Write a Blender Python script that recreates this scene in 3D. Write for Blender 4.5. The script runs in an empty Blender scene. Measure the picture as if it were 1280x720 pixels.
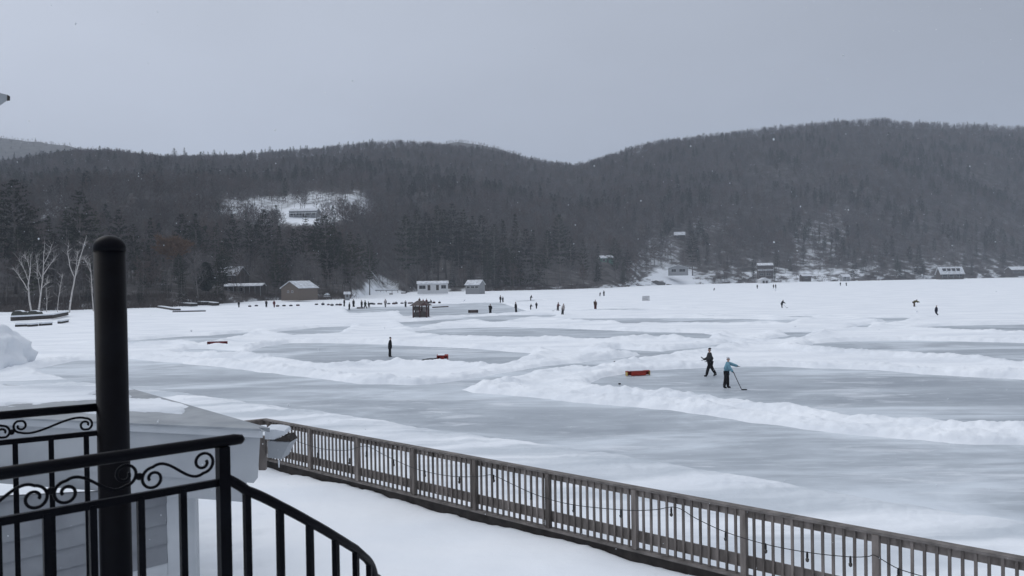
import bpy, bmesh, math, random
import numpy as np
from mathutils import Vector, Matrix, Quaternion

random.seed(7)
RNG = np.random.default_rng(11)
SC = bpy.context.scene
COL = SC.collection
R_ = math.radians

# ------------------------------------------------------------------ camera
FPX, CAMZ = 1030.0, 6.5
PITCH = math.atan(12.0 / FPX)
ROLL = math.atan(0.0157)
Fv = Vector((0, math.cos(PITCH), -math.sin(PITCH)))
U0 = Vector((0, math.sin(PITCH), math.cos(PITCH)))
R0 = Vector((1, 0, 0))
Rv = R0 * math.cos(ROLL) - U0 * math.sin(ROLL)
Uv = U0 * math.cos(ROLL) + R0 * math.sin(ROLL)
CAM = Vector((0, 0, CAMZ))


def ray(px, py):
    return Fv + Rv * ((px - 640) / FPX) + Uv * ((360 - py) / FPX)


def gp(px, py, z=0.0):
    d = ray(px, py)
    t = (z - CAMZ) / d.z
    return CAM + d * t


def dp(px, py, Y):
    d = ray(px, py)
    return CAM + d * (Y / d.y)


def proj(p):
    d = Vector(p) - CAM
    w = d.dot(Fv)
    return 640 + FPX * d.dot(Rv) / w, 360 - FPX * d.dot(Uv) / w


def yh(x):
    return 348 - 0.0157 * (x - 640)


# ------------------------------------------------------------------ noise (numpy)
def _hash(ix, iy, s):
    n = (ix * 374761393 + iy * 668265263 + s * 1442695041) & 0xFFFFFFFF
    n = ((n ^ (n >> 13)) * 1274126177) & 0xFFFFFFFF
    n = n ^ (n >> 16)
    return (n & 0xFFFF) / 65535.0


def vnoise(x, y, s=0):
    x = np.asarray(x, float); y = np.asarray(y, float)
    ix = np.floor(x).astype(np.int64); iy = np.floor(y).astype(np.int64)
    fx = x - ix; fy = y - iy
    fx = fx * fx * (3 - 2 * fx); fy = fy * fy * (3 - 2 * fy)
    a = _hash(ix, iy, s); b = _hash(ix + 1, iy, s); c = _hash(ix, iy + 1, s); d = _hash(ix + 1, iy + 1, s)
    return (a * (1 - fx) + b * fx) * (1 - fy) + (c * (1 - fx) + d * fx) * fy


def fbm(x, y, s=0, o=3):
    t = 0; a = 1.0; n = 0
    for k in range(o):
        t = t + a * vnoise(x * 2 ** k, y * 2 ** k, s + k * 17); n += a; a *= 0.5
    return t / n


def sstep(a, b, x):
    t = np.clip((x - a) / (b - a), 0, 1)
    return t * t * (3 - 2 * t)


# ------------------------------------------------------------------ materials
MATS = {}


def nt_new(name):
    m = bpy.data.materials.new(name); m.use_nodes = True
    nt = m.node_tree
    b = nt.nodes['Principled BSDF']
    return m, nt, b


def mat(name, c, rough=0.7, c2=None, scale=5.0, bump=0.0, metal=0.0, spec=0.3, stretch=(1, 1, 1), detail=4, coords='Object', fine=None):
    if name in MATS: return MATS[name]
    m, nt, b = nt_new(name)
    N, L = nt.nodes.new, nt.links.new
    b.inputs['Roughness'].default_value = rough
    b.inputs['Metallic'].default_value = metal
    b.inputs['Specular IOR Level'].default_value = spec
    if c2 is None: c2 = tuple(v * 0.75 for v in c)
    tc = N('ShaderNodeTexCoord'); mp = N('ShaderNodeMapping'); mp.inputs['Scale'].default_value = stretch
    L(tc.outputs[coords], mp.inputs['Vector'])
    no = N('ShaderNodeTexNoise'); no.inputs['Scale'].default_value = scale; no.inputs['Detail'].default_value = detail
    L(mp.outputs[0], no.inputs['Vector'])
    rp = N('ShaderNodeValToRGB')
    rp.color_ramp.elements[0].position = 0.32; rp.color_ramp.elements[1].position = 0.68
    rp.color_ramp.elements[0].color = (*c2, 1); rp.color_ramp.elements[1].color = (*c, 1)
    L(no.outputs['Fac'], rp.inputs['Fac']); L(rp.outputs[0], b.inputs['Base Color'])
    if bump:
        bp = N('ShaderNodeBump'); bp.inputs['Strength'].default_value = bump; bp.inputs['Distance'].default_value = 0.02
        L(no.outputs['Fac'], bp.inputs['Height']); L(bp.outputs[0], b.inputs['Normal'])
    MATS[name] = m
    return m


def vary(m, lo, hi):
    """each tree a little lighter or darker than the next"""
    nt = m.node_tree; N, L = nt.nodes.new, nt.links.new; b = nt.nodes['Principled BSDF']
    src = b.inputs['Base Color'].links[0].from_socket
    oi = N('ShaderNodeObjectInfo'); mr = N('ShaderNodeMapRange'); mr.inputs['To Min'].default_value = lo; mr.inputs['To Max'].default_value = hi
    L(oi.outputs['Random'], mr.inputs['Value']); vm = N('ShaderNodeVectorMath'); vm.operation = 'SCALE'; L(src, vm.inputs[0]); L(mr.outputs[0], vm.inputs['Scale'])
    L(vm.outputs[0], b.inputs['Base Color'])


def snow_mat(name, lo, hi, big, small, bump):
    m, nt, b = nt_new(name)
    N, L = nt.nodes.new, nt.links.new
    b.inputs['Roughness'].default_value = 0.75
    b.inputs['Specular IOR Level'].default_value = 0.15
    tc = N('ShaderNodeTexCoord')
    mp = N('ShaderNodeMapping'); mp.inputs['Rotation'].default_value = (0, 0, R_(38)); mp.inputs['Scale'].default_value = (0.35, 1, 1)
    L(tc.outputs['Object'], mp.inputs['Vector'])
    n1 = N('ShaderNodeTexNoise'); n1.inputs['Scale'].default_value = big; n1.inputs['Detail'].default_value = 6
    L(mp.outputs[0], n1.inputs['Vector'])
    n2 = N('ShaderNodeTexNoise'); n2.inputs['Scale'].default_value = small; n2.inputs['Detail'].default_value = 5
    L(tc.outputs['Object'], n2.inputs['Vector'])
    rp = N('ShaderNodeValToRGB')
    rp.color_ramp.elements[0].position = 0.3; rp.color_ramp.elements[1].position = 0.62
    rp.color_ramp.elements[0].color = (*lo, 1); rp.color_ramp.elements[1].color = (*hi, 1)
    at = N('ShaderNodeAttribute'); at.attribute_name = 'scoured'
    mp2 = N('ShaderNodeMapping'); mp2.inputs['Rotation'].default_value = (0, 0, R_(40)); mp2.inputs['Scale'].default_value = (0.16, 1, 1); L(tc.outputs['Object'], mp2.inputs['Vector'])
    n4 = N('ShaderNodeTexNoise'); n4.inputs['Scale'].default_value = 0.55; n4.inputs['Detail'].default_value = 8; n4.inputs['Distortion'].default_value = 0.6; L(mp2.outputs[0], n4.inputs['Vector'])
    mr4 = N('ShaderNodeMapRange'); mr4.inputs['From Min'].default_value = 0.40; mr4.inputs['From Max'].default_value = 0.60; L(n4.outputs['Fac'], mr4.inputs['Value'])
    mm = N('ShaderNodeMath'); mm.operation = 'MULTIPLY'; L(at.outputs['Fac'], mm.inputs[0]); L(mr4.outputs[0], mm.inputs[1])
    mc = N('ShaderNodeMix'); mc.data_type = 'RGBA'; L(mm.outputs[0], mc.inputs['Factor']); mc.inputs['B'].default_value = (0.50, 0.545, 0.59, 1)
    L(n1.outputs['Fac'], rp.inputs['Fac']); L(rp.outputs[0], mc.inputs['A']); L(mc.outputs['Result'], b.inputs['Base Color'])
    ad = N('ShaderNodeMath'); ad.operation = 'MULTIPLY_ADD'; ad.inputs[1].default_value = 0.6
    L(n2.outputs['Fac'], ad.inputs[0]); L(n1.outputs['Fac'], ad.inputs[2])
    bp = N('ShaderNodeBump'); bp.inputs['Strength'].default_value = bump; bp.inputs['Distance'].default_value = 0.12
    L(ad.outputs[0], bp.inputs['Height']); L(bp.outputs[0], b.inputs['Normal'])
    MATS[name] = m
    return m


SNOW = snow_mat('snow', (0.72, 0.755, 0.80), (0.86, 0.885, 0.915), 0.35, 3.0, 0.5)
DECKSNOW = snow_mat('deck_snow', (0.78, 0.82, 0.87), (0.86, 0.885, 0.915), 0.5, 2.5, 0.3)
ROOFSNOW = snow_mat('roof_snow', (0.50, 0.54, 0.59), (0.78, 0.81, 0.85), 0.9, 4.0, 0.5)
CAPSNOW = mat('cap_snow', (0.82, 0.85, 0.88), 0.8, (0.70, 0.74, 0.78), 2.0, 0.2, spec=0.1)

WOODGREY = mat('weathered_wood', (0.215, 0.19, 0.174), 0.85, (0.095, 0.083, 0.075), 6, 0.5, stretch=(1, 1, 0.25))
WOODRAIL = mat('weathered_rail', (0.21, 0.19, 0.178), 0.85, (0.11, 0.10, 0.093), 5, 0.4)
WOODDARK = mat('wet_dark_wood', (0.06, 0.052, 0.048), 0.8, (0.025, 0.022, 0.02), 4, 0.5)
IRON = mat('black_iron', (0.004, 0.0045, 0.007), 0.40, (0.002, 0.002, 0.0035), 9, 0.12, spec=0.06)
PAINTGREY = mat('grey_painted_wood', (0.40, 0.42, 0.44), 0.7, (0.33, 0.35, 0.375), 1.5, 0.1)
TRIMGREY = mat('grey_trim', (0.50, 0.52, 0.545), 0.6, (0.42, 0.445, 0.47), 2.0, 0.08)
SIDING = mat('grey_siding', (0.23, 0.245, 0.265), 0.7, (0.18, 0.19, 0.21), 2.0, 0.1)
ROOFMETAL = mat('grey_roofing', (0.33, 0.35, 0.37), 0.6, (0.24, 0.26, 0.28), 2.5, 0.2)
BLACKRUB = mat('black_plastic', (0.015, 0.015, 0.017), 0.5)
BARK = mat('grey_bark', (0.15, 0.138, 0.13), 0.9, (0.075, 0.07, 0.067), 3)
TWIG = mat('grey_brown_twigs', (0.125, 0.117, 0.117), 0.95, (0.08, 0.076, 0.077), 0.6)
TWIGBROWN = mat('red_brown_twigs', (0.11, 0.086, 0.079), 0.95, (0.07, 0.056, 0.052), 0.6)
BEECH = mat('dry_tan_leaves', (0.17, 0.10, 0.06), 0.95, (0.10, 0.065, 0.045), 0.8)
BIRCHBARK = mat('white_birch_bark', (0.62, 0.60, 0.575), 0.8, (0.32, 0.30, 0.285), 2.5, stretch=(1, 1, 2.5))
NEEDLE = mat('dark_green_needles', (0.023, 0.034, 0.019), 0.9, (0.009, 0.014, 0.008), 0.5)
NEEDLE2 = mat('olive_green_needles', (0.034, 0.042, 0.018), 0.9, (0.015, 0.020, 0.009), 0.5)
NEEDLE3 = mat('blue_green_needles', (0.020, 0.030, 0.020), 0.9, (0.009, 0.014, 0.010), 0.5)
BRUSH = mat('brown_brush', (0.105, 0.085, 0.075), 0.95, (0.05, 0.042, 0.039), 0.7)
for q_, lo_, hi_ in ((TWIG, .65, 1.4), (TWIGBROWN, .65, 1.4), (NEEDLE, .6, 1.5), (NEEDLE2, .6, 1.4), (NEEDLE3, .6, 1.5), (BARK, .7, 1.5), (WOODGREY, .72, 1.3)): vary(q_, lo_, hi_)
ROCK = mat('grey_rock', (0.13, 0.13, 0.13), 0.9, (0.06, 0.06, 0.062), 1.2, 0.5)


# ------------------------------------------------------------------ mesh builder
class MB:
    def __init__(s):
        s.v = []; s.f = []; s.m = []

    def face(s, pts, m=0):
        i = len(s.v); s.v += [tuple(p) for p in pts]
        s.f.append(tuple(range(i, i + len(pts)))); s.m.append(m)

    def hexa(s, p8, m=0):
        i = len(s.v); s.v += [tuple(p) for p in p8]
        for q in ((3, 2, 1, 0), (4, 5, 6, 7), (0, 1, 5, 4), (1, 2, 6, 5), (2, 3, 7, 6), (3, 0, 4, 7)):
            s.f.append(tuple(i + k for k in q)); s.m.append(m)

    def box(s, lo, hi, m=0, M=None):
        x0, y0, z0 = lo; x1, y1, z1 = hi
        p = [(x0, y0, z0), (x1, y0, z0), (x1, y1, z0), (x0, y1, z0), (x0, y0, z1), (x1, y0, z1), (x1, y1, z1), (x0, y1, z1)]
        if M is not None: p = [M @ Vector(q) for q in p]
        s.hexa(p, m)

    def beam(s, a, b, w, h, up=(0, 0, 1), m=0):
        """box from a to b, w wide sideways, h along up, centred on the line"""
        a = Vector(a); b = Vector(b); d = (b - a).normalized(); u = Vector(up)
        sd = d.cross(u)
        if sd.length < 1e-6: sd = d.cross(Vector((1, 0, 0)))
        sd.normalize(); u = sd.cross(d).normalized()
        p = []
        for c in (a, b):
            p += [c - sd * w / 2 - u * h / 2, c + sd * w / 2 - u * h / 2, c + sd * w / 2 + u * h / 2, c - sd * w / 2 + u * h / 2]
        s.hexa([p[0], p[1], p[2], p[3], p[4], p[5], p[6], p[7]], m)

    def tube(s, pts, rad, n=6, m=0, cap=True):
        pts = [Vector(p) for p in pts]
        if not hasattr(rad, '__len__'): rad = [rad] * len(pts)
        base = len(s.v); prev = None
        for k, p in enumerate(pts):
            if k == 0: t = pts[1] - pts[0]
            elif k == len(pts) - 1: t = pts[-1] - pts[-2]
            else: t = pts[k + 1] - pts[k - 1]
            if t.length < 1e-9: t = Vector((0, 0, 1))
            t.normalize()
            if prev is None:
                a = t.cross(Vector((0, 0, 1)))
                if a.length < 0.05: a = t.cross(Vector((1, 0, 0)))
            else:
                a = prev - t * prev.dot(t)
                if a.length < 1e-6: a = t.orthogonal()
            a.normalize(); b = t.cross(a); prev = a
            for j in range(n):
                an = 2 * math.pi * j / n
                s.v.append(tuple(p + (a * math.cos(an) + b * math.sin(an)) * rad[k]))
        for k in range(len(pts) - 1):
            for j in range(n):
                j2 = (j + 1) % n
                s.f.append((base + k * n + j, base + k * n + j2, base + (k + 1) * n + j2, base + (k + 1) * n + j)); s.m.append(m)
        if cap and n >= 3:
            s.f.append(tuple(base + j for j in reversed(range(n)))); s.m.append(m)
            e = base + (len(pts) - 1) * n
            s.f.append(tuple(e + j for j in range(n))); s.m.append(m)

    def ball(s, c, r, n=10, k=6, m=0):
        c = Vector(c); r = (r, r, r) if not hasattr(r, '__len__') else r
        base = len(s.v)
        for i in range(k + 1):
            th = math.pi * i / k
            for j in range(n):
                ph = 2 * math.pi * j / n
                s.v.append((c.x + r[0] * math.sin(th) * math.cos(ph), c.y + r[1] * math.sin(th) * math.sin(ph), c.z + r[2] * math.cos(th)))
        for i in range(k):
            for j in range(n):
                j2 = (j + 1) % n
                s.f.append((base + i * n + j, base + (i + 1) * n + j, base + (i + 1) * n + j2, base + i * n + j2)); s.m.append(m)

    def prism(s, poly, d, m=0):
        """poly: 3-D points in order; d: extrusion vector"""
        d = Vector(d); a = [Vector(p) for p in poly]; b = [p + d for p in a]
        i = len(s.v); n = len(a)
        s.v += [tuple(p) for p in a + b]
        s.f.append(tuple(range(i, i + n))); s.m.append(m)
        s.f.append(tuple(reversed(range(i + n, i + 2 * n)))); s.m.append(m)
        for k in range(n):
            k2 = (k + 1) % n
            s.f.append((i + k2, i + k, i + n + k, i + n + k2)); s.m.append(m)

    def mesh(s, name, mats, smooth=False):
        me = bpy.data.meshes.new(name)
        me.from_pydata(s.v, [], s.f); me.update()
        if not isinstance(mats, (list, tuple)): mats = [mats]
        for q in mats: me.materials.append(q)
        if len(mats) > 1: me.polygons.foreach_set('material_index', s.m)
        if smooth: me.polygons.foreach_set('use_smooth', [True] * len(me.polygons))
        return me

    def build(s, name, mats, parent=None, smooth=False, loc=None):
        o = bpy.data.objects.new(name, s.mesh(name, mats, smooth)); COL.objects.link(o)
        if loc is not None: o.location = loc
        if parent is not None: o.parent = parent
        return o


def np_mesh(name, V, F, mats, smooth=True):
    me = bpy.data.meshes.new(name)
    V = np.ascontiguousarray(V, np.float32); F = np.ascontiguousarray(F, np.int32)
    me.vertices.add(len(V)); me.vertices.foreach_set('co', V.ravel())
    k = F.shape[1]
    me.loops.add(F.size); me.loops.foreach_set('vertex_index', F.ravel())
    me.polygons.add(len(F)); me.polygons.foreach_set('loop_start', np.arange(0, F.size, k, dtype=np.int32))
    me.polygons.foreach_set('loop_total', np.full(len(F), k, np.int32))
    me.update(calc_edges=True); me.validate()
    for q in (mats if isinstance(mats, (list, tuple)) else [mats]): me.materials.append(q)
    if smooth: me.polygons.foreach_set('use_smooth', np.ones(len(me.polygons), bool))
    return me


def grid_faces(nr, nc):
    i = np.arange(nr - 1)[:, None] * nc + np.arange(nc - 1)[None, :]
    i = i.ravel()
    return np.stack([i, i + 1, i + nc + 1, i + nc], 1)


def tag(o, label=None, cat=None, group=None, kind=None):
    if label: o['label'] = label
    if cat: o['category'] = cat
    if group: o['group'] = group
    if kind: o['kind'] = kind
    return o


def thing(name, label, cat, loc=(0, 0, 0), rz=0.0, group=None):
    o = bpy.data.objects.new(name, None); COL.objects.link(o)
    o.empty_display_size = 0.2
    o.location = loc; o.rotation_euler = (0, 0, rz)
    return tag(o, label, cat, group)


def copy_tree(o, parent=None):
    c = o.copy(); COL.objects.link(c)
    if parent is not None: c.parent = parent
    for ch in list(o.children): copy_tree(ch, c)
    return c


# ================================================================== WORLD
w = bpy.data.worlds.new('World'); SC.world = w; w.use_nodes = True
nt = w.node_tree; N = nt.nodes.new; L = nt.links.new
bg = nt.nodes['Background']
SUN_EL, SUN_AZ = R_(42), R_(-60)     # azimuth from +Y towards +X
sky = N('ShaderNodeTexSky'); sky.sky_type = 'NISHITA'; sky.sun_disc = False
sky.sun_elevation = SUN_EL; sky.sun_rotation = SUN_AZ; sky.dust_density = 6; sky.air_density = 1.0
hs = N('ShaderNodeHueSaturation'); hs.inputs['Saturation'].default_value = 0.15
L(sky.outputs[0], hs.inputs['Color'])
tc = N('ShaderNodeTexCoord'); sx = N('ShaderNodeSeparateXYZ'); L(tc.outputs['Generated'], sx.inputs[0])
# overcast veil: by elevation, brighter to the left
mr = N('ShaderNodeMapRange'); mr.inputs['From Min'].default_value = 0.0; mr.inputs['From Max'].default_value = 0.9
mr.inputs['To Min'].default_value = 0.0; mr.inputs['To Max'].default_value = 1.0
L(sx.outputs['Z'], mr.inputs['Value'])
cr = N('ShaderNodeValToRGB')
e = cr.color_ramp.elements
e[0].position = 0.0; e[0].color = (0.37, 0.42, 0.515, 1)
e[1].position = 1.0; e[1].color = (0.79, 0.84, 0.935, 1)
q = cr.color_ramp.elements.new(0.22); q.color = (0.405, 0.45, 0.545, 1)
q = cr.color_ramp.elements.new(0.40); q.color = (0.425, 0.468, 0.555, 1)
q = cr.color_ramp.elements.new(0.62); q.color = (0.62, 0.665, 0.75, 1)
L(mr.outputs[0], cr.inputs['Fac'])
mx = N('ShaderNodeMapRange'); mx.inputs['From Min'].default_value = -0.55; mx.inputs['From Max'].default_value = 0.55
mx.inputs['To Min'].default_value = 1.27; mx.inputs['To Max'].default_value = 0.755
L(sx.outputs['X'], mx.inputs['Value'])
cl = N('ShaderNodeTexNoise'); cl.inputs['Scale'].default_value = 2.2; cl.inputs['Detail'].default_value = 5
mpw = N('ShaderNodeMapping'); mpw.inputs['Scale'].default_value = (1, 1, 2.5); L(tc.outputs['Generated'], mpw.inputs['Vector']); L(mpw.outputs[0], cl.inputs['Vector'])
cm = N('ShaderNodeMapRange'); cm.inputs['To Min'].default_value = 0.84; cm.inputs['To Max'].default_value = 1.16; L(cl.outputs['Fac'], cm.inputs['Value'])
mu = N('ShaderNodeMath'); mu.operation = 'MULTIPLY'; L(mx.outputs[0], mu.inputs[0]); L(cm.outputs[0], mu.inputs[1])
mu2 = N('ShaderNodeMath'); mu2.operation = 'MULTIPLY'; mu2.inputs[1].default_value = 10.0; L(mu.outputs[0], mu2.inputs[0])
vm = N('ShaderNodeVectorMath'); vm.operation = 'SCALE'; L(cr.outputs[0], vm.inputs[0]); L(mu2.outputs[0], vm.inputs['Scale'])
mixw = N('ShaderNodeMix'); mixw.data_type = 'RGBA'; mixw.inputs['Factor'].default_value = 0.9
L(hs.outputs[0], mixw.inputs['A']); L(vm.outputs[0], mixw.inputs['B'])
L(mixw.outputs['Result'], bg.inputs['Color'])
bg.inputs['Strength'].default_value = 0.1

sl = bpy.data.lights.new('sun', 'SUN'); sl.energy = 0.5; sl.angle = R_(35); sl.color = (1.0, 0.97, 0.93)
so = bpy.data.objects.new('sun', sl); COL.objects.link(so)
sdir = Vector((math.sin(SUN_AZ) * math.cos(SUN_EL), math.cos(SUN_AZ) * math.cos(SUN_EL), math.sin(SUN_EL)))
so.rotation_euler = sdir.to_track_quat('Z', 'Y').to_euler()

SC.view_settings.view_transform = 'Standard'; SC.view_settings.look = 'None'
SC.view_settings.exposure = 0.12; SC.view_settings.gamma = 1.0; SC.view_settings.use_curve_mapping = False
SC.cycles.use_denoising = True
SC.cycles.max_bounces = 6; SC.cycles.volume_bounces = 2; SC.cycles.transparent_max_bounces = 8
SC.cycles.use_light_tree = True

cd = bpy.data.cameras.new('camera'); co = bpy.data.objects.new('camera', cd); COL.objects.link(co)
cd.sensor_width = 36; cd.lens = 36 * FPX / 1280; cd.clip_start = 0.05; cd.clip_end = 20000
Mx = Matrix((Rv, Uv, -Fv)).transposed().to_4x4(); Mx.translation = CAM
co.matrix_world = Mx
cd.dof.use_dof = True; cd.dof.focus_distance = 60; cd.dof.aperture_fstop = 9.0
SC.camera = co

# haze
hz = MB(); hz.box((-4200, -400, -3), (4200, 3900, 560))
hm, hnt, hb = nt_new('haze'); hnt.nodes.remove(hb)
pv = hnt.nodes.new('ShaderNodeVolumePrincipled'); pv.inputs['Density'].default_value = 0.00017
pv.inputs['Color'].default_value = (0.83, 0.90, 1.0, 1); pv.inputs['Anisotropy'].default_value = 0.0
hnt.links.new(pv.outputs[0], hnt.nodes['Material Output'].inputs['Volume'])
tag(hz.build('haze', hm), 'pale grey winter haze in the air over the lake', 'haze', kind='stuff')

# ================================================================== TERRAIN (hills round the lake)
def interp(x, pts):
    xs, ys = zip(*pts)
    return np.interp(x, xs, ys)


SHORE_PX = [(-300, 394), (0, 390.5), (60, 388.5), (130, 386.5), (200, 384.5), (260, 381), (300, 378.5), (340, 375.5), (400, 375), (440, 374.5), (470, 373),
            (500, 369.5), (520, 365), (600, 364.2), (640, 363.3), (690, 362.2), (760, 360), (800, 357.3), (860, 355.6), (920, 354.2), (960, 353.4),
            (1000, 352.6), (1080, 351), (1160, 349.2), (1200, 348.4), (1280, 346.6), (1600, 341)]
RIDGE_PX = [(-300, 214), (0, 212), (50, 205), (100, 199), (150, 200), (200, 205), (260, 204), (300, 203), (340, 200), (400, 195), (450, 189), (505, 186),
            (540, 188), (580, 191), (620, 196), (650, 203), (690, 211), (720, 214), (735, 212), (760, 204), (800, 191), (820, 186), (870, 180), (930, 173), (960, 168),
            (1000, 165), (1040, 161), (1080, 158), (1110, 157), (1125, 161), (1160, 162), (1200, 162), (1280, 166), (1600, 190)]


def shore_Y(xc):
    y = interp(xc, SHORE_PX)
    return CAMZ * FPX / (y - yh(xc))


def ridge_Y(xc):
    return interp(xc, [(-300, 1150), (0, 1180), (340, 1260), (640, 1230), (720, 1270), (800, 1200), (1000, 1270), (1280, 1380), (1600, 1480)])


def terrain(xc, Y):
    xc = np.asarray(xc, float); Y = np.asarray(Y, float)
    rs = shore_Y(xc); rr = ridge_Y(xc)
    zr = CAMZ + (yh(xc) - interp(xc, RIDGE_PX)) * rr / FPX
    s = (Y - rs) / (rr - rs)
    X = (xc - 640) / FPX * Y
    ramp = np.exp(-((xc - 482) / 30.0) ** 2)
    s2 = np.clip((Y - rs - 105 * ramp) / (rr - rs - 105 * ramp), 0, 1)
    g = s2 ** 1.08
    # launch slope between the cabin and the white shed rises gently
    bank = sstep(-4, 10 + 90 * ramp, Y - rs) * (1.6 + 2.2 * ramp)
    z = -0.8 + bank + (zr - 1.0) * g
    rel = np.clip(s, 0, 1)
    z = z + (fbm(X / 160, Y / 160, 3) - 0.5) * 42 * np.sin(np.pi * rel) ** 0.8 * (rel < 1)
    z = z + (fbm(X / 22, Y / 22, 5) - 0.5) * 1.6 * sstep(5, 40, Y - rs)
    z = np.where(s > 1, z - (s - 1) * 0.9 * zr, z)
    return z


CLEAR = [  # (polygon in view columns, share of trees kept)
    ([(430, 380), (444, 367), (456, 359), (497, 357), (504, 362), (532, 367), (524, 378)], 0.0),
    ([(458, 353), (470, 346), (490, 346), (495, 353)], 0.25),
    ([(328, 284), (322, 272), (335, 266), (352, 268), (362, 258), (398, 258), (404, 263), (440, 262), (462, 258), (456, 271), (430, 276), (400, 279), (345, 280)], 0.06),
    ([(798, 359), (806, 345), (830, 334), (860, 340), (900, 352), (890, 357)], 0.02),
    ([(262, 268), (285, 250), (345, 244), (400, 240), (455, 240), (470, 254), (462, 268), (320, 276)], 0.42),
    ([(790, 335), (815, 295), (850, 300), (850, 335)], 0.72),
    ([(985, 300), (1010, 262), (1065, 262), (1062, 292), (1015, 345), (1000, 345)], 0.75),
    ([(850, 290), (860, 270), (920, 275), (920, 292)], 0.8),
    ([(54, 272), (60, 240), (84, 240), (84, 272)], 0.5),
    ([(925, 352), (930, 340), (1080, 335), (1080, 350)], 0.6),
]


def inside(px, py, poly):
    px = np.asarray(px); py = np.asarray(py); r = np.zeros(px.shape, bool)
    n = len(poly)
    for i in range(n):
        x0, y0 = poly[i]; x1, y1 = poly[(i + 1) % n]
        if y0 == y1: continue
        c = ((y0 > py) != (y1 > py)) & (px < (x1 - x0) * (py - y0) / (y1 - y0) + x0)
        r ^= c
    return r


def keep_share(xc, Y, z):
    py = yh(xc) + (CAMZ - z) / Y * FPX
    k = np.ones(np.shape(xc))
    X = (xc - 640) / FPX * Y
    xc = xc + (fbm(X / 9, Y / 9, 61) - .5) * 26; py = py + (fbm(X / 11, Y / 14, 63) - .5) * 16
    for poly, s in CLEAR:
        k = np.where(inside(xc, py, poly), np.minimum(k, s), k)
    return k


xs = np.arange(-280, 1581, 3.0)
ts = np.concatenate([np.linspace(-0.03, 0.14, 110), np.linspace(0.14, 1.0, 170)[1:], np.linspace(1.0, 1.7, 20)[1:]])
XC, T = np.meshgrid(xs, ts)
rs = shore_Y(XC); rr = ridge_Y(XC)
YY = rs + T * (rr - rs)
ZZ = terrain(XC, YY)
V = np.stack([(XC - 640) / FPX * YY, YY, ZZ], -1).reshape(-1, 3)
clearv = 1 - np.mean([keep_share(XC + dx, YY * dy, terrain(XC + dx, YY * dy)) for dx, dy in ((0, 1), (3, 1), (-3, 1), (1.5, 1.012), (-1.5, 1.012), (1.5, .988), (-1.5, .988), (0, 1.02), (0, .98))], axis=0).ravel()
clearv = np.clip(clearv + (.62 * np.exp(-np.clip(YY - shore_Y(XC), 0, 999) / np.where(XC > 780, 55, 16)) * sstep(.42, .62, fbm(XC / 7, YY / 6, 91))).ravel(), 0, 1)

# hill ground: snow under the trees, broken by leaf litter and brush; open snow in the clearings
m, nt, b = nt_new('wooded_hill_ground'); N, L = nt.nodes.new, nt.links.new
b.inputs['Roughness'].default_value = 0.95; b.inputs['Specular IOR Level'].default_value = 0.05
at = N('ShaderNodeAttribute'); at.attribute_name = 'open_snow'
tc = N('ShaderNodeTexCoord'); n1 = N('ShaderNodeTexNoise'); n1.inputs['Scale'].default_value = 0.11; n1.inputs['Detail'].default_value = 8; n1.inputs['Roughness'].default_value = 0.65
L(tc.outputs['Object'], n1.inputs['Vector'])
ad = N('ShaderNodeMath'); ad.operation = 'MULTIPLY_ADD'; ad.inputs[1].default_value = 0.62; L(at.outputs['Fac'], ad.inputs[0]); L(n1.outputs['Fac'], ad.inputs[2])
rp = N('ShaderNodeValToRGB'); el = rp.color_ramp.elements
el[0].position = 0.42; el[0].color = (0.05, 0.046, 0.044, 1); el[1].position = 1.0; el[1].color = (0.76, 0.79, 0.83, 1)
q = el.new(0.66); q.color = (0.13, 0.125, 0.125, 1)
q = el.new(0.80); q.color = (0.45, 0.47, 0.49, 1)
L(ad.outputs[0], rp.inputs['Fac']); L(rp.outputs[0], b.inputs['Base Color'])
me = np_mesh('hills', V, grid_faces(len(ts), len(xs)), m)
a = me.attributes.new('open_snow', 'FLOAT', 'POINT'); a.data.foreach_set('value', clearv.astype(np.float32))
o = bpy.data.objects.new('hills', me); COL.objects.link(o)
tag(o, 'wooded snowy hills rising behind the far shore of the lake', 'hills', kind='structure')


def far_ridge(name, pts, Y0, label):
    x = np.arange(pts[0][0], pts[-1][0] + 1, 4.0); t = np.linspace(-0.3, 0.3, 40)
    A, B = np.meshgrid(x, t)
    Yf = Y0 * (1 + B)
    top = CAMZ + (yh(A) - interp(A, pts)) * Y0 / FPX
    Z = top * np.cos(B / 0.3 * math.pi / 2) ** 0.9 + (fbm(A / 18, B * 14, 9) - .5) * 12
    Z[0] = -2; Z[-1] = -2
    Vv = np.stack([(A - 640) / FPX * Yf, Yf, Z], -1).reshape(-1, 3)
    me = np_mesh(name, Vv, grid_faces(len(t), len(x)), MATS['far_ground'])
    o = bpy.data.objects.new(name, me); COL.objects.link(o)
    tag(o, label, 'hill', kind='structure')
    return A, Yf, Z


mat('far_ground', (0.13, 0.13, 0.13), 0.95, (0.07, 0.07, 0.07), 0.05, coords='Object', spec=0.05)
FAR = []
FAR.append(far_ridge('far_hill', [(-260, 190), (-100, 176), (0, 177), (30, 178), (60, 182), (95, 189), (140, 199), (200, 212), (260, 230)], 2300, 'pale far hill showing at the left edge behind the nearer ridge'))
FAR.append(far_ridge('far_hill', [(440, 205), (500, 190), (550, 184), (580, 183), (600, 184), (625, 189), (660, 200), (700, 209), (728, 211), (740, 206), (760, 201), (790, 199), (840, 205), (900, 215)], 2100, 'pale far hill in the dip between the two main ridges'))

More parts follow.
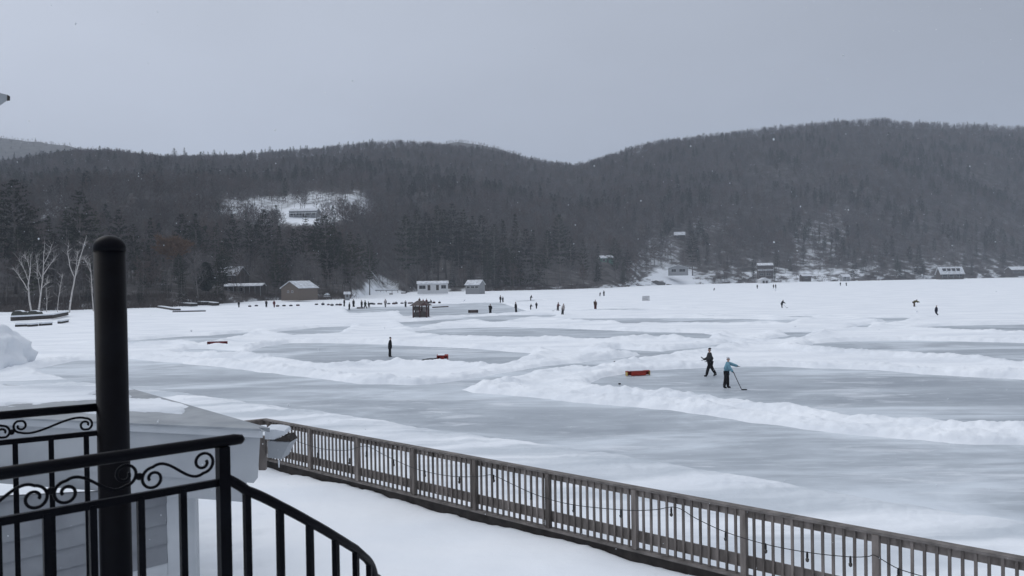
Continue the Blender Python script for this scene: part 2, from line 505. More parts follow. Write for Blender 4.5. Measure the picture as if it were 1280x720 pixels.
# ================================================================== LAKE: ice below, ploughed snow above
ICE = [
    ([(40, 462), (100, 450), (160, 448.5), (230, 454), (280, 459), (330, 465), (400, 473), (450, 480), (520, 481), (561, 478), (640, 465), (678, 458), (722, 453), (771, 448), (799, 443.5),
      (778, 440), (756, 436.2), (775, 436), (800, 438), (827, 439.2), (880, 433), (918, 428), (893, 434.5), (880, 437), (846, 440), (809, 446), (775, 450.5), (752, 455.5), (737, 460), (722, 457), (696, 460), (659, 464),
      (640, 471), (606, 478), (580, 482.5), (572, 487), (590, 491), (640, 494.5), (720, 503), (840, 513), (940, 527), (1040, 541), (1110, 548), (1190, 555), (1290, 558), (1420, 572), (1420, 668), (1290, 648), (1140, 626), (990, 600),
      (840, 575), (740, 559), (640, 544), (520, 528), (420, 514), (300, 497), (160, 481), (90, 474)]),
    ([(300, 440), (330, 433), (362, 429), (400, 428.5), (456, 429.5), (494, 431.5), (569, 434.7), (640, 439.4), (662, 441.5), (654, 446.5), (640, 452), (621, 455.3), (597, 453.4), (578, 450.6), (535, 451),
      (494, 451.5), (456, 450.6), (419, 455.3), (400, 453), (345, 446)]),
    ([(214, 439.3), (236, 436.5), (262, 436), (300, 439), (285, 443), (250, 441.5)]),
    ([(120, 429), (160, 426), (231, 420.5), (261, 419.5), (318, 414.2), (300, 419.5), (283, 422), (262, 428.2), (250, 429.5), (235, 426.5), (160, 429.5)]),
    ([(338, 416), (370, 412), (400, 409), (440, 407.6), (428, 414), (412, 416.5), (365, 418)]),
    ([(512, 414.8), (550, 411), (600, 409.4), (640, 409), (715, 411), (790, 414), (880, 416.5), (896, 419), (880, 424), (861, 422.5), (842, 419.5), (827, 421), (809, 419.5), (795, 421.8), (771, 421.5), (747, 423.5),
      (715, 422.5), (640, 421.5), (606, 419.5), (587, 420.2), (565, 420), (531, 417)]),
    ([(497, 390), (515, 386), (531, 381.5), (554, 380.3), (606, 378), (625, 378), (645, 384.5), (660, 388), (640, 391.3), (600, 393), (550, 394.8), (505, 395)]),
    ([(499, 403), (540, 400.3), (584, 396.2), (640, 393.6), (699, 393.3), (685, 397.4), (668, 395.3), (655, 396.5), (640, 400), (621, 402.5), (600, 400), (578, 399), (550, 402.6), (519, 410.2), (507, 408)]),
    ([(431, 386.5), (450, 385), (470, 383.6), (532, 383), (510, 387.5), (480, 389.5), (450, 391.5), (437, 391)]),
    ([(692, 398.6), (771, 397.5), (880, 397.8), (935, 398.8), (972, 400), (999, 399), (983, 403.8), (969, 401.4), (922, 403.6), (880, 403.6), (803, 402.2), (794, 404), (782, 404.2), (771, 401.2), (720, 399.8)]),
    ([(954, 423.7), (972, 421.5), (988, 419.5), (976, 415.2), (1018, 414.7), (1003, 420), (980, 423.8)]),
    ([(1071, 396.8), (1147, 397.3), (1119, 401.2), (1109, 404), (1098, 403.8), (1112, 400.8), (1090, 398.2)]),
    ([(1059, 409.7), (1074, 406.8), (1090, 404.8), (1083, 408.8)]),
    ([(1147, 409), (1171, 407.3), (1280, 405.6), (1420, 404.5), (1420, 417), (1280, 414.3), (1194, 411.7)]),
    ([(1003, 433.7), (1017, 429), (1060, 427), (1100, 426), (1134, 425.5), (1280, 428.4), (1420, 432), (1420, 456), (1290, 451.5), (1272, 452.3), (1239, 446.3), (1152, 443.3), (1100, 440.2), (1040, 437)]),
    ([(737, 479), (752, 472), (785, 466.5), (818, 463), (880, 460), (935, 458), (972, 458), (1100, 462.8), (1152, 467.5), (1280, 475), (1420, 485), (1420, 540), (1280, 528.5), (1140, 522.5), (1065, 518), (1000, 507.5),
      (930, 500), (880, 494.5), (799, 487.5), (756, 483)]),
    ([(680, 387.0), (770, 385.8), (862, 385.9), (770, 387.6)]),
    ([(958, 395), (1000, 395), (1026, 395.6), (1000, 396.6)]),
    ([(640, 376.5), (664, 374.8), (690, 374.4), (665, 376)]),
    ([(875, 394), (897, 394), (890, 395)]),
]


def ice_world(poly):
    """polygon traced on the ice plane; edges on the near side sit behind a snow bank, so they are moved out to the bank's far foot"""
    n = len(poly); area = sum(poly[i][0] * poly[(i + 1) % n][1] - poly[(i + 1) % n][0] * poly[i][1] for i in range(n))
    out = []
    for i in range(n):
        x0, y0 = poly[i - 1]; x1, y1 = poly[(i + 1) % n]
        ny = -(x1 - x0) * (1 if area > 0 else -1)
        l = math.hypot(x1 - x0, y1 - y0) + 1e-9
        k = max(0, ny / l)
        x, y = poly[i]
        Yd = CAMZ * FPX / (y - yh(x))
        out.append(gp(x, y + k * 0.2 * FPX / Yd, 0.0))
    return [(p.x, p.y) for p in out]


ICEW = [ice_world(p) for p in ICE]
cols = np.arange(-420, 1701, 2.2)
rows = [9.0]
while rows[-1] < 760:
    r = rows[-1]; rows.append(r + max(0.10, min(r * r / 6695 * 0.42, 3.2)))
rows = np.array(rows)
A, B = np.meshgrid(cols, rows)
GX = (A - 640) / FPX * B; GY = B
dist = np.full(GX.shape, 60.0)
wob = (fbm(GX / 1.3, GY / 1.3, 21) - .5) * 1.1 + (fbm(GX / 5, GY / 5, 23) - .5) * 1.6
for poly in ICEW:
    px_ = np.array([p[0] for p in poly]); py_ = np.array([p[1] for p in poly])
    sel = (GX > px_.min() - 14) & (GX < px_.max() + 14) & (GY > py_.min() - 14) & (GY < py_.max() + 14)
    x = GX[sel]; y = GY[sel]
    if x.size == 0: continue
    d2 = np.full(x.shape, 1e9); ins = np.zeros(x.shape, bool)
    n = len(poly)
    for i in range(n):
        ax, ay = poly[i]; bx, by = poly[(i + 1) % n]
        ex, ey = bx - ax, by - ay
        t = np.clip(((x - ax) * ex + (y - ay) * ey) / (ex * ex + ey * ey + 1e-9), 0, 1)
        d2 = np.minimum(d2, (x - ax - t * ex) ** 2 + (y - ay - t * ey) ** 2)
        if ay != by:
            ins ^= ((ay > y) != (by > y)) & (x < ex * (y - ay) / (by - ay) + ax)
    d = np.sqrt(d2); d = np.where(ins, -d, d)
    dist[sel] = np.minimum(dist[sel], d)
# two rinks whose wobble must stay small because they are thin far away
dw = dist + wob * np.clip(np.abs(dist) / 2 + 0.35, 0.35, 0.8) * np.where(GY > 110, 0.55, 1.0)
na = fbm(GX / 4.0, GY / 4.0, 31); nb = .6 * fbm(GX / 0.9, GY / 0.9, 37, 4) + .4 * np.where(GY < 90, fbm(GX / .34, GY / .34, 39, 3), .5); nc = fbm(GX / 14, GY / 14, 41)
bankh = 0.12 + 0.42 * np.clip(na - 0.22, 0, 1)
PXC = A; PYR = yh(A) + CAMZ * FPX / B
low_edge = interp(A, [(-420, 470), (90, 474), (160, 481), (300, 497), (420, 514), (520, 528), (640, 544), (740, 559), (840, 575), (990, 600), (1140, 626), (1290, 648), (1700, 715)])
near = sstep(-6, 4, PYR - low_edge)
bankh = bankh * (1 - .55 * near) * np.where(GY > 90, .72, 1.0)
H = 0.07 + 0.07 * (nc - 0.5) + 0.05 * (nb - 0.5)
H = H + bankh * np.exp(-((dw - 1.1) / .85) ** 2) * (0.25 + 1.5 * nb)
H = H + 0.16 * np.exp(-np.clip(dw, 0, 50) / 5.0) * (0.25 + 1.5 * (nb - 0.3)) * (1 - .8 * near)
H = np.where(dw < 0.5, H * sstep(-0.1, 0.32, dw) - 0.10 * (1 - sstep(-0.45, 0.1, dw)), H)
V = np.stack([GX, GY, H], -1).reshape(-1, 3)


def ground_z(x, y):
    xc = x / y * FPX + 640
    i = int(np.clip(np.searchsorted(rows, y), 0, len(rows) - 1)); j = int(np.clip(round((xc + 420) / 2.2), 0, len(cols) - 1))
    return max(float(H[i, j]), 0.0)


def sp_(px, py):
    """where something seen at this spot stands: on the ice or on top of the snow"""
    z = 0.0
    for _ in range(4):
        p = gp(px, py, z); z = ground_z(p.x, p.y)
    return Vector((p.x, p.y, z))


me = np_mesh('snow_cover', V, grid_faces(len(rows), len(cols)), SNOW)
a = me.attributes.new('scoured', 'FLOAT', 'POINT'); a.data.foreach_set('value', (.95 * near * np.exp(-np.clip(dw, 0, 99) / 14.0)).astype(np.float32).ravel())
o = bpy.data.objects.new('snow_cover', me); COL.objects.link(o)
tag(o, 'white snow ploughed into low banks over the frozen lake', 'snow', kind='structure')

# ice: grey blue, dusted with wind-blown snow in streaks
m, nt, b = nt_new('lake_ice'); N, L = nt.nodes.new, nt.links.new
tc = N('ShaderNodeTexCoord'); mp = N('ShaderNodeMapping'); mp.inputs['Rotation'].default_value = (0, 0, R_(36)); mp.inputs['Scale'].default_value = (0.30, 0.8, 1)
L(tc.outputs['Object'], mp.inputs['Vector'])
n1 = N('ShaderNodeTexNoise'); n1.inputs['Scale'].default_value = 0.22; n1.inputs['Detail'].default_value = 7; n1.inputs['Roughness'].default_value = 0.6; n1.inputs['Distortion'].default_value = 0.8
n2 = N('ShaderNodeTexNoise'); n2.inputs['Scale'].default_value = 1.6; n2.inputs['Detail'].default_value = 6
n3 = N('ShaderNodeTexNoise'); n3.inputs['Scale'].default_value = 0.035; n3.inputs['Detail'].default_value = 3
L(mp.outputs[0], n1.inputs['Vector']); L(mp.outputs[0], n2.inputs['Vector']); L(tc.outputs['Object'], n3.inputs['Vector'])
a1 = N('ShaderNodeMath'); a1.operation = 'MULTIPLY_ADD'; a1.inputs[1].default_value = 0.22; L(n2.outputs['Fac'], a1.inputs[0]); L(n1.outputs['Fac'], a1.inputs[2])
a2 = N('ShaderNodeMath'); a2.operation = 'MULTIPLY_ADD'; a2.inputs[1].default_value = 0.5; L(n3.outputs['Fac'], a2.inputs[0]); L(a1.outputs[0], a2.inputs[2])
rp = N('ShaderNodeValToRGB'); el = rp.color_ramp.elements
el[0].position = 0.70; el[0].color = (0.31, 0.345, 0.385, 1); el[1].position = 1.06; el[1].color = (0.66, 0.71, 0.76, 1)
q = el.new(0.84); q.color = (0.41, 0.45, 0.49, 1)
n5 = N('ShaderNodeTexNoise'); n5.inputs['Scale'].default_value = 0.9; n5.inputs['Detail'].default_value = 12; n5.inputs['Roughness'].default_value = 0.72; n5.inputs['Distortion'].default_value = 0.5
mp5 = N('ShaderNodeMapping'); mp5.inputs['Rotation'].default_value = (0, 0, R_(44)); mp5.inputs['Scale'].default_value = (0.28, 1.0, 1); L(tc.outputs['Object'], mp5.inputs['Vector']); L(mp5.outputs[0], n5.inputs['Vector'])
n6 = N('ShaderNodeTexNoise'); n6.inputs['Scale'].default_value = 0.09; n6.inputs['Detail'].default_value = 4; L(tc.outputs['Object'], n6.inputs['Vector'])
a5 = N('ShaderNodeMath'); a5.operation = 'MULTIPLY_ADD'; a5.inputs[1].default_value = 0.8; L(n6.outputs['Fac'], a5.inputs[0]); L(n5.outputs['Fac'], a5.inputs[2])
m5 = N('ShaderNodeMapRange'); m5.inputs['From Min'].default_value = 0.97; m5.inputs['From Max'].default_value = 1.08; m5.inputs['To Max'].default_value = 0.6; L(a5.outputs[0], m5.inputs['Value'])
x5 = N('ShaderNodeMix'); x5.data_type = 'RGBA'; x5.inputs['B'].default_value = (0.76, 0.79, 0.83, 1); L(m5.outputs[0], x5.inputs['Factor']); L(rp.outputs[0], x5.inputs['A'])
# fine skate cuts
n7 = N('ShaderNodeTexNoise'); n7.inputs['Scale'].default_value = 3.0; n7.inputs['Detail'].default_value = 3; n7.inputs['Distortion'].default_value = 2.5
mp7 = N('ShaderNodeMapping'); mp7.inputs['Rotation'].default_value = (0, 0, R_(-25)); mp7.inputs['Scale'].default_value = (0.12, 1.0, 1); L(tc.outputs['Object'], mp7.inputs['Vector']); L(mp7.outputs[0], n7.inputs['Vector'])
m7 = N('ShaderNodeMapRange'); m7.inputs['From Min'].default_value = 0.60; m7.inputs['From Max'].default_value = 0.66; m7.inputs['To Max'].default_value = 0.35; L(n7.outputs['Fac'], m7.inputs['Value'])
x7 = N('ShaderNodeMix'); x7.data_type = 'RGBA'; x7.inputs['B'].default_value = (0.68, 0.72, 0.76, 1); L(m7.outputs[0], x7.inputs['Factor']); L(x5.outputs['Result'], x7.inputs['A'])
L(a2.outputs[0], rp.inputs['Fac']); L(x7.outputs['Result'], b.inputs['Base Color'])
b.inputs['Roughness'].default_value = 0.42; b.inputs['Specular IOR Level'].default_value = 0.28
bp = N('ShaderNodeBump'); bp.inputs['Strength'].default_value = 0.15; bp.inputs['Distance'].default_value = 0.03
L(n2.outputs['Fac'], bp.inputs['Height']); L(bp.outputs[0], b.inputs['Normal'])
ic = MB(); ic.face([(-4000, -300, 0), (4000, -300, 0), (4000, 3800, 0), (-4000, 3800, 0)])
tag(ic.build('frozen_lake', m), 'grey blue lake ice cleared into skating rinks and lanes', 'ice', kind='structure')

# ================================================================== TREES
def rvec(rnd):
    while True:
        v = Vector((rnd.uniform(-1, 1), rnd.uniform(-1, 1), rnd.uniform(-1, 1)))
        if 0.05 < v.length < 1: return v.normalized()


def trunk_path(h, rnd, lean=0.02, bend=0.03, n=7):
    pts = []; x = y = 0.0; dx = rnd.uniform(-lean, lean); dy = rnd.uniform(-lean, lean)
    for i in range(n + 1):
        pts.append(Vector((x, y, h * i / n)))
        x += (dx + rnd.uniform(-bend, bend)) * h / n; y += (dy + rnd.uniform(-bend, bend)) * h / n
    return pts


def along(pts, t):
    f = t * (len(pts) - 1); i = min(int(f), len(pts) - 2)
    return pts[i].lerp(pts[i + 1], f - i)


def twig(mb, p, d, l, wd, rnd, m=0):
    s = d.cross(rvec(rnd)).normalized() * wd
    mb.face([p - s, p + s, p + d * l], m)


def bare_tree(seed, h=17, nl=15, nb=6, nt=11, wd=0.075, spread=0.30, r0=0.2, low=0.3, up=0.75, fine=True):
    """leafless tree: trunk mesh and crown mesh of limbs, branches and twigs"""
    rnd = random.Random(seed); tr = MB(); cr = MB()
    pts = trunk_path(h * 0.80, rnd, 0.05, 0.05)
    tr.tube(pts, [r0 * (1 - 0.88 * i / 7) + 0.012 for i in range(8)], 6 if fine else 4)
    for i in range(nl):
        t = low + (1 - low) * (i + rnd.random()) / nl
        p = along(pts, min(t, 0.98)); az = i * 2.4 + rnd.uniform(-.5, .5)
        u = up + rnd.uniform(-.2, .25) + 0.1 * t
        d = Vector((math.cos(az), math.sin(az), u)).normalized()
        l = h * spread * (1.12 - 0.5 * t) * rnd.uniform(.7, 1.15)
        lp = [p]
        dd = d.copy()
        for k in range(4):
            lp.append(lp[-1] + dd * l / 4); dd = (dd + rvec(rnd) * 0.22 + Vector((0, 0, .12))).normalized()
        cr.tube(lp, [r0 * 0.42 * (1 - .6 * t) * (1 - .85 * k / 4) + .008 for k in range(5)], 4 if fine else 3, cap=False)
        for j in range(nb):
            tt = 0.2 + 0.8 * (j + rnd.random()) / nb
            q = along(lp, min(tt, .99)); bd = (d * .8 + rvec(rnd) * .75 + Vector((0, 0, .25))).normalized()
            bl = l * (0.55 - .28 * tt) * rnd.uniform(.7, 1.2) + .35
            qe = q + bd * bl
            if fine: cr.tube([q, q.lerp(qe, .5) + rvec(rnd) * .08 * bl, qe], [.022, .014, .006], 3, cap=False)
            else: twig(cr, q, bd, bl, wd, rnd)
            for k in range(nt):
                s = q.lerp(qe, .15 + .85 * rnd.random())
                twig(cr, s, (bd * .7 + rvec(rnd) * .8 + Vector((0, 0, .2))).normalized(), rnd.uniform(.5, 1.3), wd * .55, rnd)
    return tr, cr


def conifer(seed, h=22, kind='pine', dens=1.0, fine=True):
    rnd = random.Random(seed); tr = MB(); cr = MB()
    pts = trunk_path(h, rnd, 0.012, 0.008)
    r0 = .011 * h
    tr.tube(pts, [r0 * (1 - .93 * i / 7) + .01 for i in range(8)], 6 if fine else 4)
    if kind == 'pine':
        low, nw, per = rnd.uniform(.2, .32), int(20 * dens), 6
    else:
        low, nw, per = .07, int(24 * dens), 6
    for i in range(nw):
        t = low + (1 - low) * (i + rnd.uniform(0, .7)) / nw
        c = (t - low) / (1 - low)
        if kind == 'pine':
            prof = (0.35 + 1.25 * c if c < .3 else .73 * (1 - ((c - .3) / .7) ** 1.7) + .07)
            reach = h * .26 * prof * rnd.uniform(.7, 1.15)
        else:
            reach = h * .19 * (1 - c) ** .85 * rnd.uniform(.8, 1.15) + .2
        p0 = along(pts, min(t, .995))
        for j in range(per):
            if rnd.random() < .12: continue
            az = j * 2 * math.pi / per + i * 1.1 + rnd.uniform(-.4, .4)
            l = reach * rnd.uniform(.65, 1.15)
            el = (rnd.uniform(-.02, .3) + .35 * c) if kind == 'pine' else (rnd.uniform(-.38, -.12) + .55 * c * c)
            d = Vector((math.cos(az), math.sin(az), el)).normalized()
            e = p0 + d * l
            if fine and l > .8: cr.tube([p0, e], [.035, .01], 3, 1, cap=False)
            nc = max(2, int(l / (.62 if fine else .95)))
            for k in range(nc):
                f = .28 + .72 * (k + rnd.random() * .6) / nc
                q = p0.lerp(e, min(f, 1.0)) + rvec(rnd) * .12
                if kind == 'pine': q.z += .12 * f * l * .3
                sz = (0.62 if kind == 'pine' else .5) * (1.0 if fine else 1.5) * (1 - .35 * c)
                for n in range(12 if fine else 6):
                    v = rvec(rnd); v.z = v.z * .55 + (.28 if kind == 'pine' else -.18)
                    v = (v + d * .45).normalized()
                    s = v.cross(Vector((0, 0, 1)) + rvec(rnd) * .4).normalized() * sz * (.30 if fine else .34)
                    a = q + rvec(rnd) * sz * .42
                    cr.face([a - s * .6, a + s * .6, a + v * sz * rnd.uniform(.6, 1.1) + s * .3, ], 0)
    # leader
    top = pts[-1]
    for n in range(14):
        v = (rvec(rnd) * .7 + Vector((0, 0, .5))).normalized(); s = v.orthogonal().normalized() * .05
        a = top - Vector((0, 0, rnd.random() * 1.2))
        cr.face([a - s, a + s, a + v * .6], 0)
    return tr, cr


def proto_tree(name, tr, cr, tm, cm, shared={}):
    """a tree thing: Empty with trunk and crown; not linked until copied"""
    return (name, tr.mesh(name + '_trunk', tm, True), cr.mesh(name + '_crown', cm))


PROTO = {
    'pine': [proto_tree('pine_tree', *conifer(s, h, 'pine'), BARK, [cm, BARK]) for s, h, cm in ((1, 24, NEEDLE), (2, 25, NEEDLE2), (3, 23, NEEDLE3), (4, 26, NEEDLE))],
    'spruce': [proto_tree('spruce_tree', *conifer(s, h, 'spruce'), BARK, [cm, BARK]) for s, h, cm in ((11, 17, NEEDLE3), (12, 19, NEEDLE), (13, 16, NEEDLE2))],
    'bare': [proto_tree('bare_tree', *bare_tree(s, 17), BARK, cm) for s, cm in ((21, TWIG), (22, TWIG), (23, TWIGBROWN), (24, TWIGBROWN), (25, TWIG))],
    'beech': [proto_tree('beech_tree', *bare_tree(31, 13, nl=20, nt=16, wd=.14, spread=.34, low=.66, up=.45), BARK, BEECH)],
    'bushy': [proto_tree('pine_tree', *conifer(41, 11, 'pine', 1.9), BARK, [NEEDLE3, BARK])],
}
PH = {'pine': [24, 25, 23, 26], 'spruce': [17, 19, 16], 'bare': [17] * 5, 'beech': [13], 'bushy': [11]}


def plant(kind, xc, Y, h, label, cat, group=None, k=None, wide=1.0):
    k = random.randrange(len(PROTO[kind])) if k is None else k
    name, tm, cm = PROTO[kind][k]
    z = float(terrain(xc, Y)) - .15
    o = thing(name, label, cat, ((xc - 640) / FPX * Y, Y, max(z, -.2)), random.uniform(0, 6.28), group)
    s = h / PH[kind][k]
    o.scale = (s * wide, s * wide, s)
    for nm, me in (('trunk', tm), ('crown', cm)):
        c = bpy.data.objects.new(nm, me); COL.objects.link(c); c.parent = o
    return o


NTREE = 0


def ztop(ytop, xc, Y):
    return CAMZ + (yh(xc) - ytop) * Y / FPX - float(terrain(xc, Y))


def zone(x):
    for lim, t in ((62, 'behind the snowy log wall by the birches'), (118, 'beside the tallest white birch'), (225, 'right of the tall black post, before the dock'), (335, 'round the long open lodge'),
                   (440, 'round the tan cabin'), (505, 'above the snowy launch slope'), (565, 'behind the long white shed'), (612, 'behind the small grey gabled shed'),
                   (700, 'on the dark shore right of the sheds'), (798, 'on the dark shore left of the bright snowbank'), (905, 'round the cottages above the bright snowbank'),
                   (985, 'round the tall house with the boathouse'), (1100, 'on the patchy snowy shore right of the tall house'), (1250, 'round the lake house with a dormer roof'), (9999, 'round the house at the right edge')):
        if x < lim: return t


KINDN = {'pine': ('tall dark pine', 'tree'), 'spruce': ('narrow dark spruce', 'tree'), 'bare': ('leafless grey brown tree', 'tree')}
# named evergreens: (kind, column, distance behind the shore, top row, label)
SPECIAL = [
    ('bushy', 258, 6, 328, 'lone low bushy evergreen standing before the lodge', 1.75),
    ('pine', 20, 28, 224, 'broad tall pine at the far left edge, tallest there', 1.35),
    ('pine', 101, 34, 237, 'tall pine rising behind the birches, left of the black post', 1.1),
    ('pine', 332, 60, 261, 'tall pine with a flat top below the hillside house', 1.0),
    ('pine', 408, 34, 268, 'broad pine directly right of and behind the tan cabin', 1.2),
    ('pine', 438, 22, 290, 'dark leaning pine at the left edge of the launch slope', 1.1),
    ('beech', 213, 26, 291, 'round tree still holding dry tan leaves', 1.2),
    ('spruce', 893, 330, 236, 'single olive green evergreen high on the right hillside', 1.3),
    ('pine', 882, 200, 236, 'pine with bare spreading top above the bright snowbank', 0.8),
    ('pine', 866, 22, 288, 'tall dark evergreen right of the bright snowbank', 1.15),
    ('spruce', 1148, 14, 306, 'dark cone shaped evergreen left of the dormer lake house', 1.3),
    ('spruce', 1068, 14, 312, 'dark spruce by the shore steps', 1.1),
]
for kind, xc, dy, yt, lab, wd in SPECIAL:
    Y = float(shore_Y(xc)) + dy
    plant(kind, xc, Y, ztop(yt, xc, Y), lab, 'tree', wide=wd); NTREE += 1
def ground_at(xc, y):
    """depth at which the hillside is seen at this height"""
    Ys = np.arange(float(shore_Y(xc)) + 4, float(ridge_Y(xc)), 2.0); z = terrain(np.full(Ys.shape, xc), Ys)
    yy = yh(xc) - (z - CAMZ) / Ys * FPX
    k = int(np.argmax(yy <= y)); return float(Ys[k])


HY = ground_at(378, 272); CY = ground_at(850, 300)
HOUSE_CUT = [(345, 385, 268, 30), (518, 564, 352, 30), (578, 604, 350, 30), (290, 326, 292, 16), (276, 296, 318, 14), (355, 402, HY, 110), (748, 770, 570, 60), (832, 864, 600, 60), (840, 859, CY, 60), (946, 964, 622, 30), (1003, 1013, 640, 20), (1054, 1062, 650, 20), (1174, 1207, 660, 40), (1258, 1298, 740, 60), (445, 500, 392, 60)]
GROVE = [(508, 30, 268), (522, 26, 262), (534, 36, 265), (548, 28, 256), (558, 40, 262), (567, 30, 255), (580, 26, 262), (592, 38, 270), (603, 26, 268), (618, 16, 280), (630, 20, 276), (645, 16, 268), (658, 20, 285),
         (668, 16, 288), (684, 20, 288), (700, 16, 267), (714, 24, 296), (730, 18, 300), (748, 26, 305), (770, 18, 298), (785, 20, 312), (541, 22, 285), (574, 20, 290), (610, 14, 300), (638, 12, 300), (676, 12, 310),
         (350, 45, 282), (368, 50, 285), (385, 55, 270), (398, 50, 272), (418, 45, 280), (428, 30, 300), (449, 60, 292), (462, 70, 300), (5, 40, 240), (40, 36, 262), (62, 50, 270), (84, 55, 262), (122, 45, 268), (150, 50, 262), (168, 44, 280),
         (190, 60, 272), (228, 52, 266), (246, 70, 275), (270, 60, 282), (292, 66, 268), (312, 74, 276)]
for xc, dy, yt in GROVE:
    Y = float(shore_Y(xc)) + dy
    k = 'pine' if random.random() < .8 else 'spruce'
    plant(k, xc, Y, ztop(yt, xc, Y), f"{KINDN[k][0]} {zone(xc)}", 'tree', group=f"{k} trees {zone(xc)}", wide=random.uniform(.85, 1.1)); NTREE += 1

for i, (xc, yt) in enumerate([(22, 191), (55, 188), (78, 189), (118, 185), (181, 187), (221, 185), (234, 182), (258, 189), (271, 187), (284, 188), (308, 188), (341, 183), (379, 182), (452, 177), (505, 175), (655, 195), (742, 199), (812, 177), (860, 172), (905, 166)]):
    Y = float(ridge_Y(xc)) * random.uniform(.96, .995); h = min(max(ztop(yt, xc, Y), 11), 25)
    plant('spruce' if i % 3 == 0 else 'pine', xc, Y, h, 'dark conifer standing out against the sky along the hill ridge', 'tree', group='conifers along the skyline', wide=1.25)
rnd = random.Random(5)
n = 0


def cut(xc, Y):
    r = np.zeros(np.shape(xc), bool)
    for a, b_, Yh, dd in HOUSE_CUT: r = r | ((xc > a) & (xc < b_) & (Y > Yh - dd) & (Y < Yh + 12))
    return r


SHED_COLS = [(285, 326, 5), (346, 384, 5), (519, 602, 10), (445, 525, 70), (834, 856, 22), (950, 966, 14), (1176, 1206, 10), (1266, 1290, 8), (750, 766, 30), (428, 443, 6), (1000, 1016, 10)]
while n < 238:
    xc = rnd.uniform(-60, 1330)
    dy = rnd.uniform(2, 62) if rnd.random() < .6 else rnd.uniform(2, 14)
    if any(a <= xc <= b_ and dy < d for a, b_, d in SHED_COLS): continue
    Y = float(shore_Y(xc)) + dy
    if rnd.random() > float(keep_share(xc, Y, float(terrain(xc, Y)))) or bool(cut(xc, Y)): continue
    r = rnd.random()
    kind = 'bare' if r < (.70 if xc < 450 else .5) else ('spruce' if r < .8 else 'pine')
    h = {'bare': rnd.uniform(9, 17), 'spruce': rnd.uniform(7, 15), 'pine': rnd.uniform(12, 21)}[kind]
    hmax = ztop(282 if 290 < xc < 470 else 230, xc, Y)
    h = min(h, hmax)
    plant(kind, xc, Y, h, f"{ {'bare': 'leafless grey brown tree', 'spruce': 'narrow dark spruce', 'pine': 'tall dark pine'}[kind]} {zone(xc)}", 'tree', group=f"{kind} trees {zone(xc)}"); n += 1

# ---- birches at the left shore, each drawn as it stands
def limb(mb, pts, r0, r1, n=6):
    mb.tube(pts, [r0 + (r1 - r0) * i / (len(pts) - 1) for i in range(len(pts))], n)


def birch(label, base, stems, Y, twigs=60, seed=0):
    """stems: list of pixel polylines with start radius; first is the trunk"""
    rnd = random.Random(seed)
    b0 = dp(*base, Y); zb = float(terrain(base[0], Y)) - .1
    o = thing('birch_tree', label, 'tree', (b0.x, b0.y, zb), 0, 'white birches on the left shore')
    tr, cr = MB(), MB()
    for i, (poly, r) in enumerate(stems):
        pts = []
        for j, (x, y) in enumerate(poly):
            p = dp(x, y, Y + (0 if i == 0 else rnd.uniform(-1.2, 1.2) * j / len(poly)))
            pts.append(p - b0)
        if i == 0: pts[0].z -= .5
        dense = []
        for j in range(len(pts) - 1):
            dense += [pts[j].lerp(pts[j + 1], k / 3) + Vector((rnd.uniform(-.05, .05), rnd.uniform(-.05, .05), 0)) * (k > 0) for k in range(3)]
        dense.append(pts[-1])
        limb(tr if i == 0 else cr, dense, r * 1.3, .03)
        for k in range(int(twigs * 1.7) // len(stems)):
            q = along(dense, .35 + .65 * rnd.random()); d = (rvec(rnd) * .7 + Vector((0, 0, .6))).normalized()
            e = q + d * rnd.uniform(.8, 2.3)
            cr.tube([q, q.lerp(e, .5) + rvec(rnd) * .12, e], [.03, .022, .012], 3, cap=False)
    tr.build('trunk', BIRCHBARK, o, True); cr.build('crown', BIRCHBARK, o, True)
    return o


birch('white birch on the left with a long limb bent out left', (41, 390), [([(41, 391), (37, 372), (35, 350), (38, 330), (38.5, 312)], .17), ([(34.5, 356), (29, 346), (22, 336), (15, 328)], .09), ([(35.5, 345), (31, 333), (24, 318)], .06), ([(38, 335), (35, 322), (29, 312)], .05)], 196, 50, 1)
birch('tallest many branched white birch beside the log wall', (47, 391), [([(47, 391), (50, 368), (53, 345), (54.5, 320), (56, 297)], .17), ([(53, 345), (47, 330), (44.5, 313)], .06), ([(54, 338), (62, 326), (70, 316)], .07), ([(54.5, 325), (62, 310), (65, 300)], .06), ([(52, 355), (57, 350), (62, 347)], .05), ([(50, 362), (48, 345), (46, 330)], .05)], 195, 70, 2)
birch('white birch leaning right by the end of the log wall', (85, 392), [([(85, 394), (89, 368), (93, 345), (99, 322), (105, 302), (108, 290)], .16), ([(93, 343), (87, 328), (84.5, 312), (85, 303)], .09), ([(94, 338), (96, 322), (97, 310)], .05)], 194, 45, 3)
birch('thin pale birch sapling between the two larger birches', (71, 388), [([(71, 389), (73, 366), (76, 348), (78, 335)], .07)], 200, 12, 4)
birch('pale birch half hidden by the left side of the black post', (117, 388), [([(117, 389), (115, 362), (114, 340), (112, 318)], .12), ([(114, 336), (108, 322), (104, 316)], .05)], 203, 30, 5)
birch('short thin pale birch behind the dark rounded bundles', (58, 388), [([(58, 389), (58.5, 370), (58, 352)], .07)], 200, 8, 6)

# ---- the woods on the hills: too many to count, one object
PC = bpy.data.collections.new('forest_sources')
names = []


def add_source(name, tr, cr, tm, cm):
    i = len(tr.v); mb = MB(); mb.v = tr.v + cr.v; mb.f = tr.f + [tuple(k + i for k in f) for f in cr.f]; mb.m = [1] * len(tr.f) + [0] * len(cr.f)
    o = bpy.data.objects.new(name, mb.mesh(name, [cm, tm])); PC.objects.link(o); names.append(name)


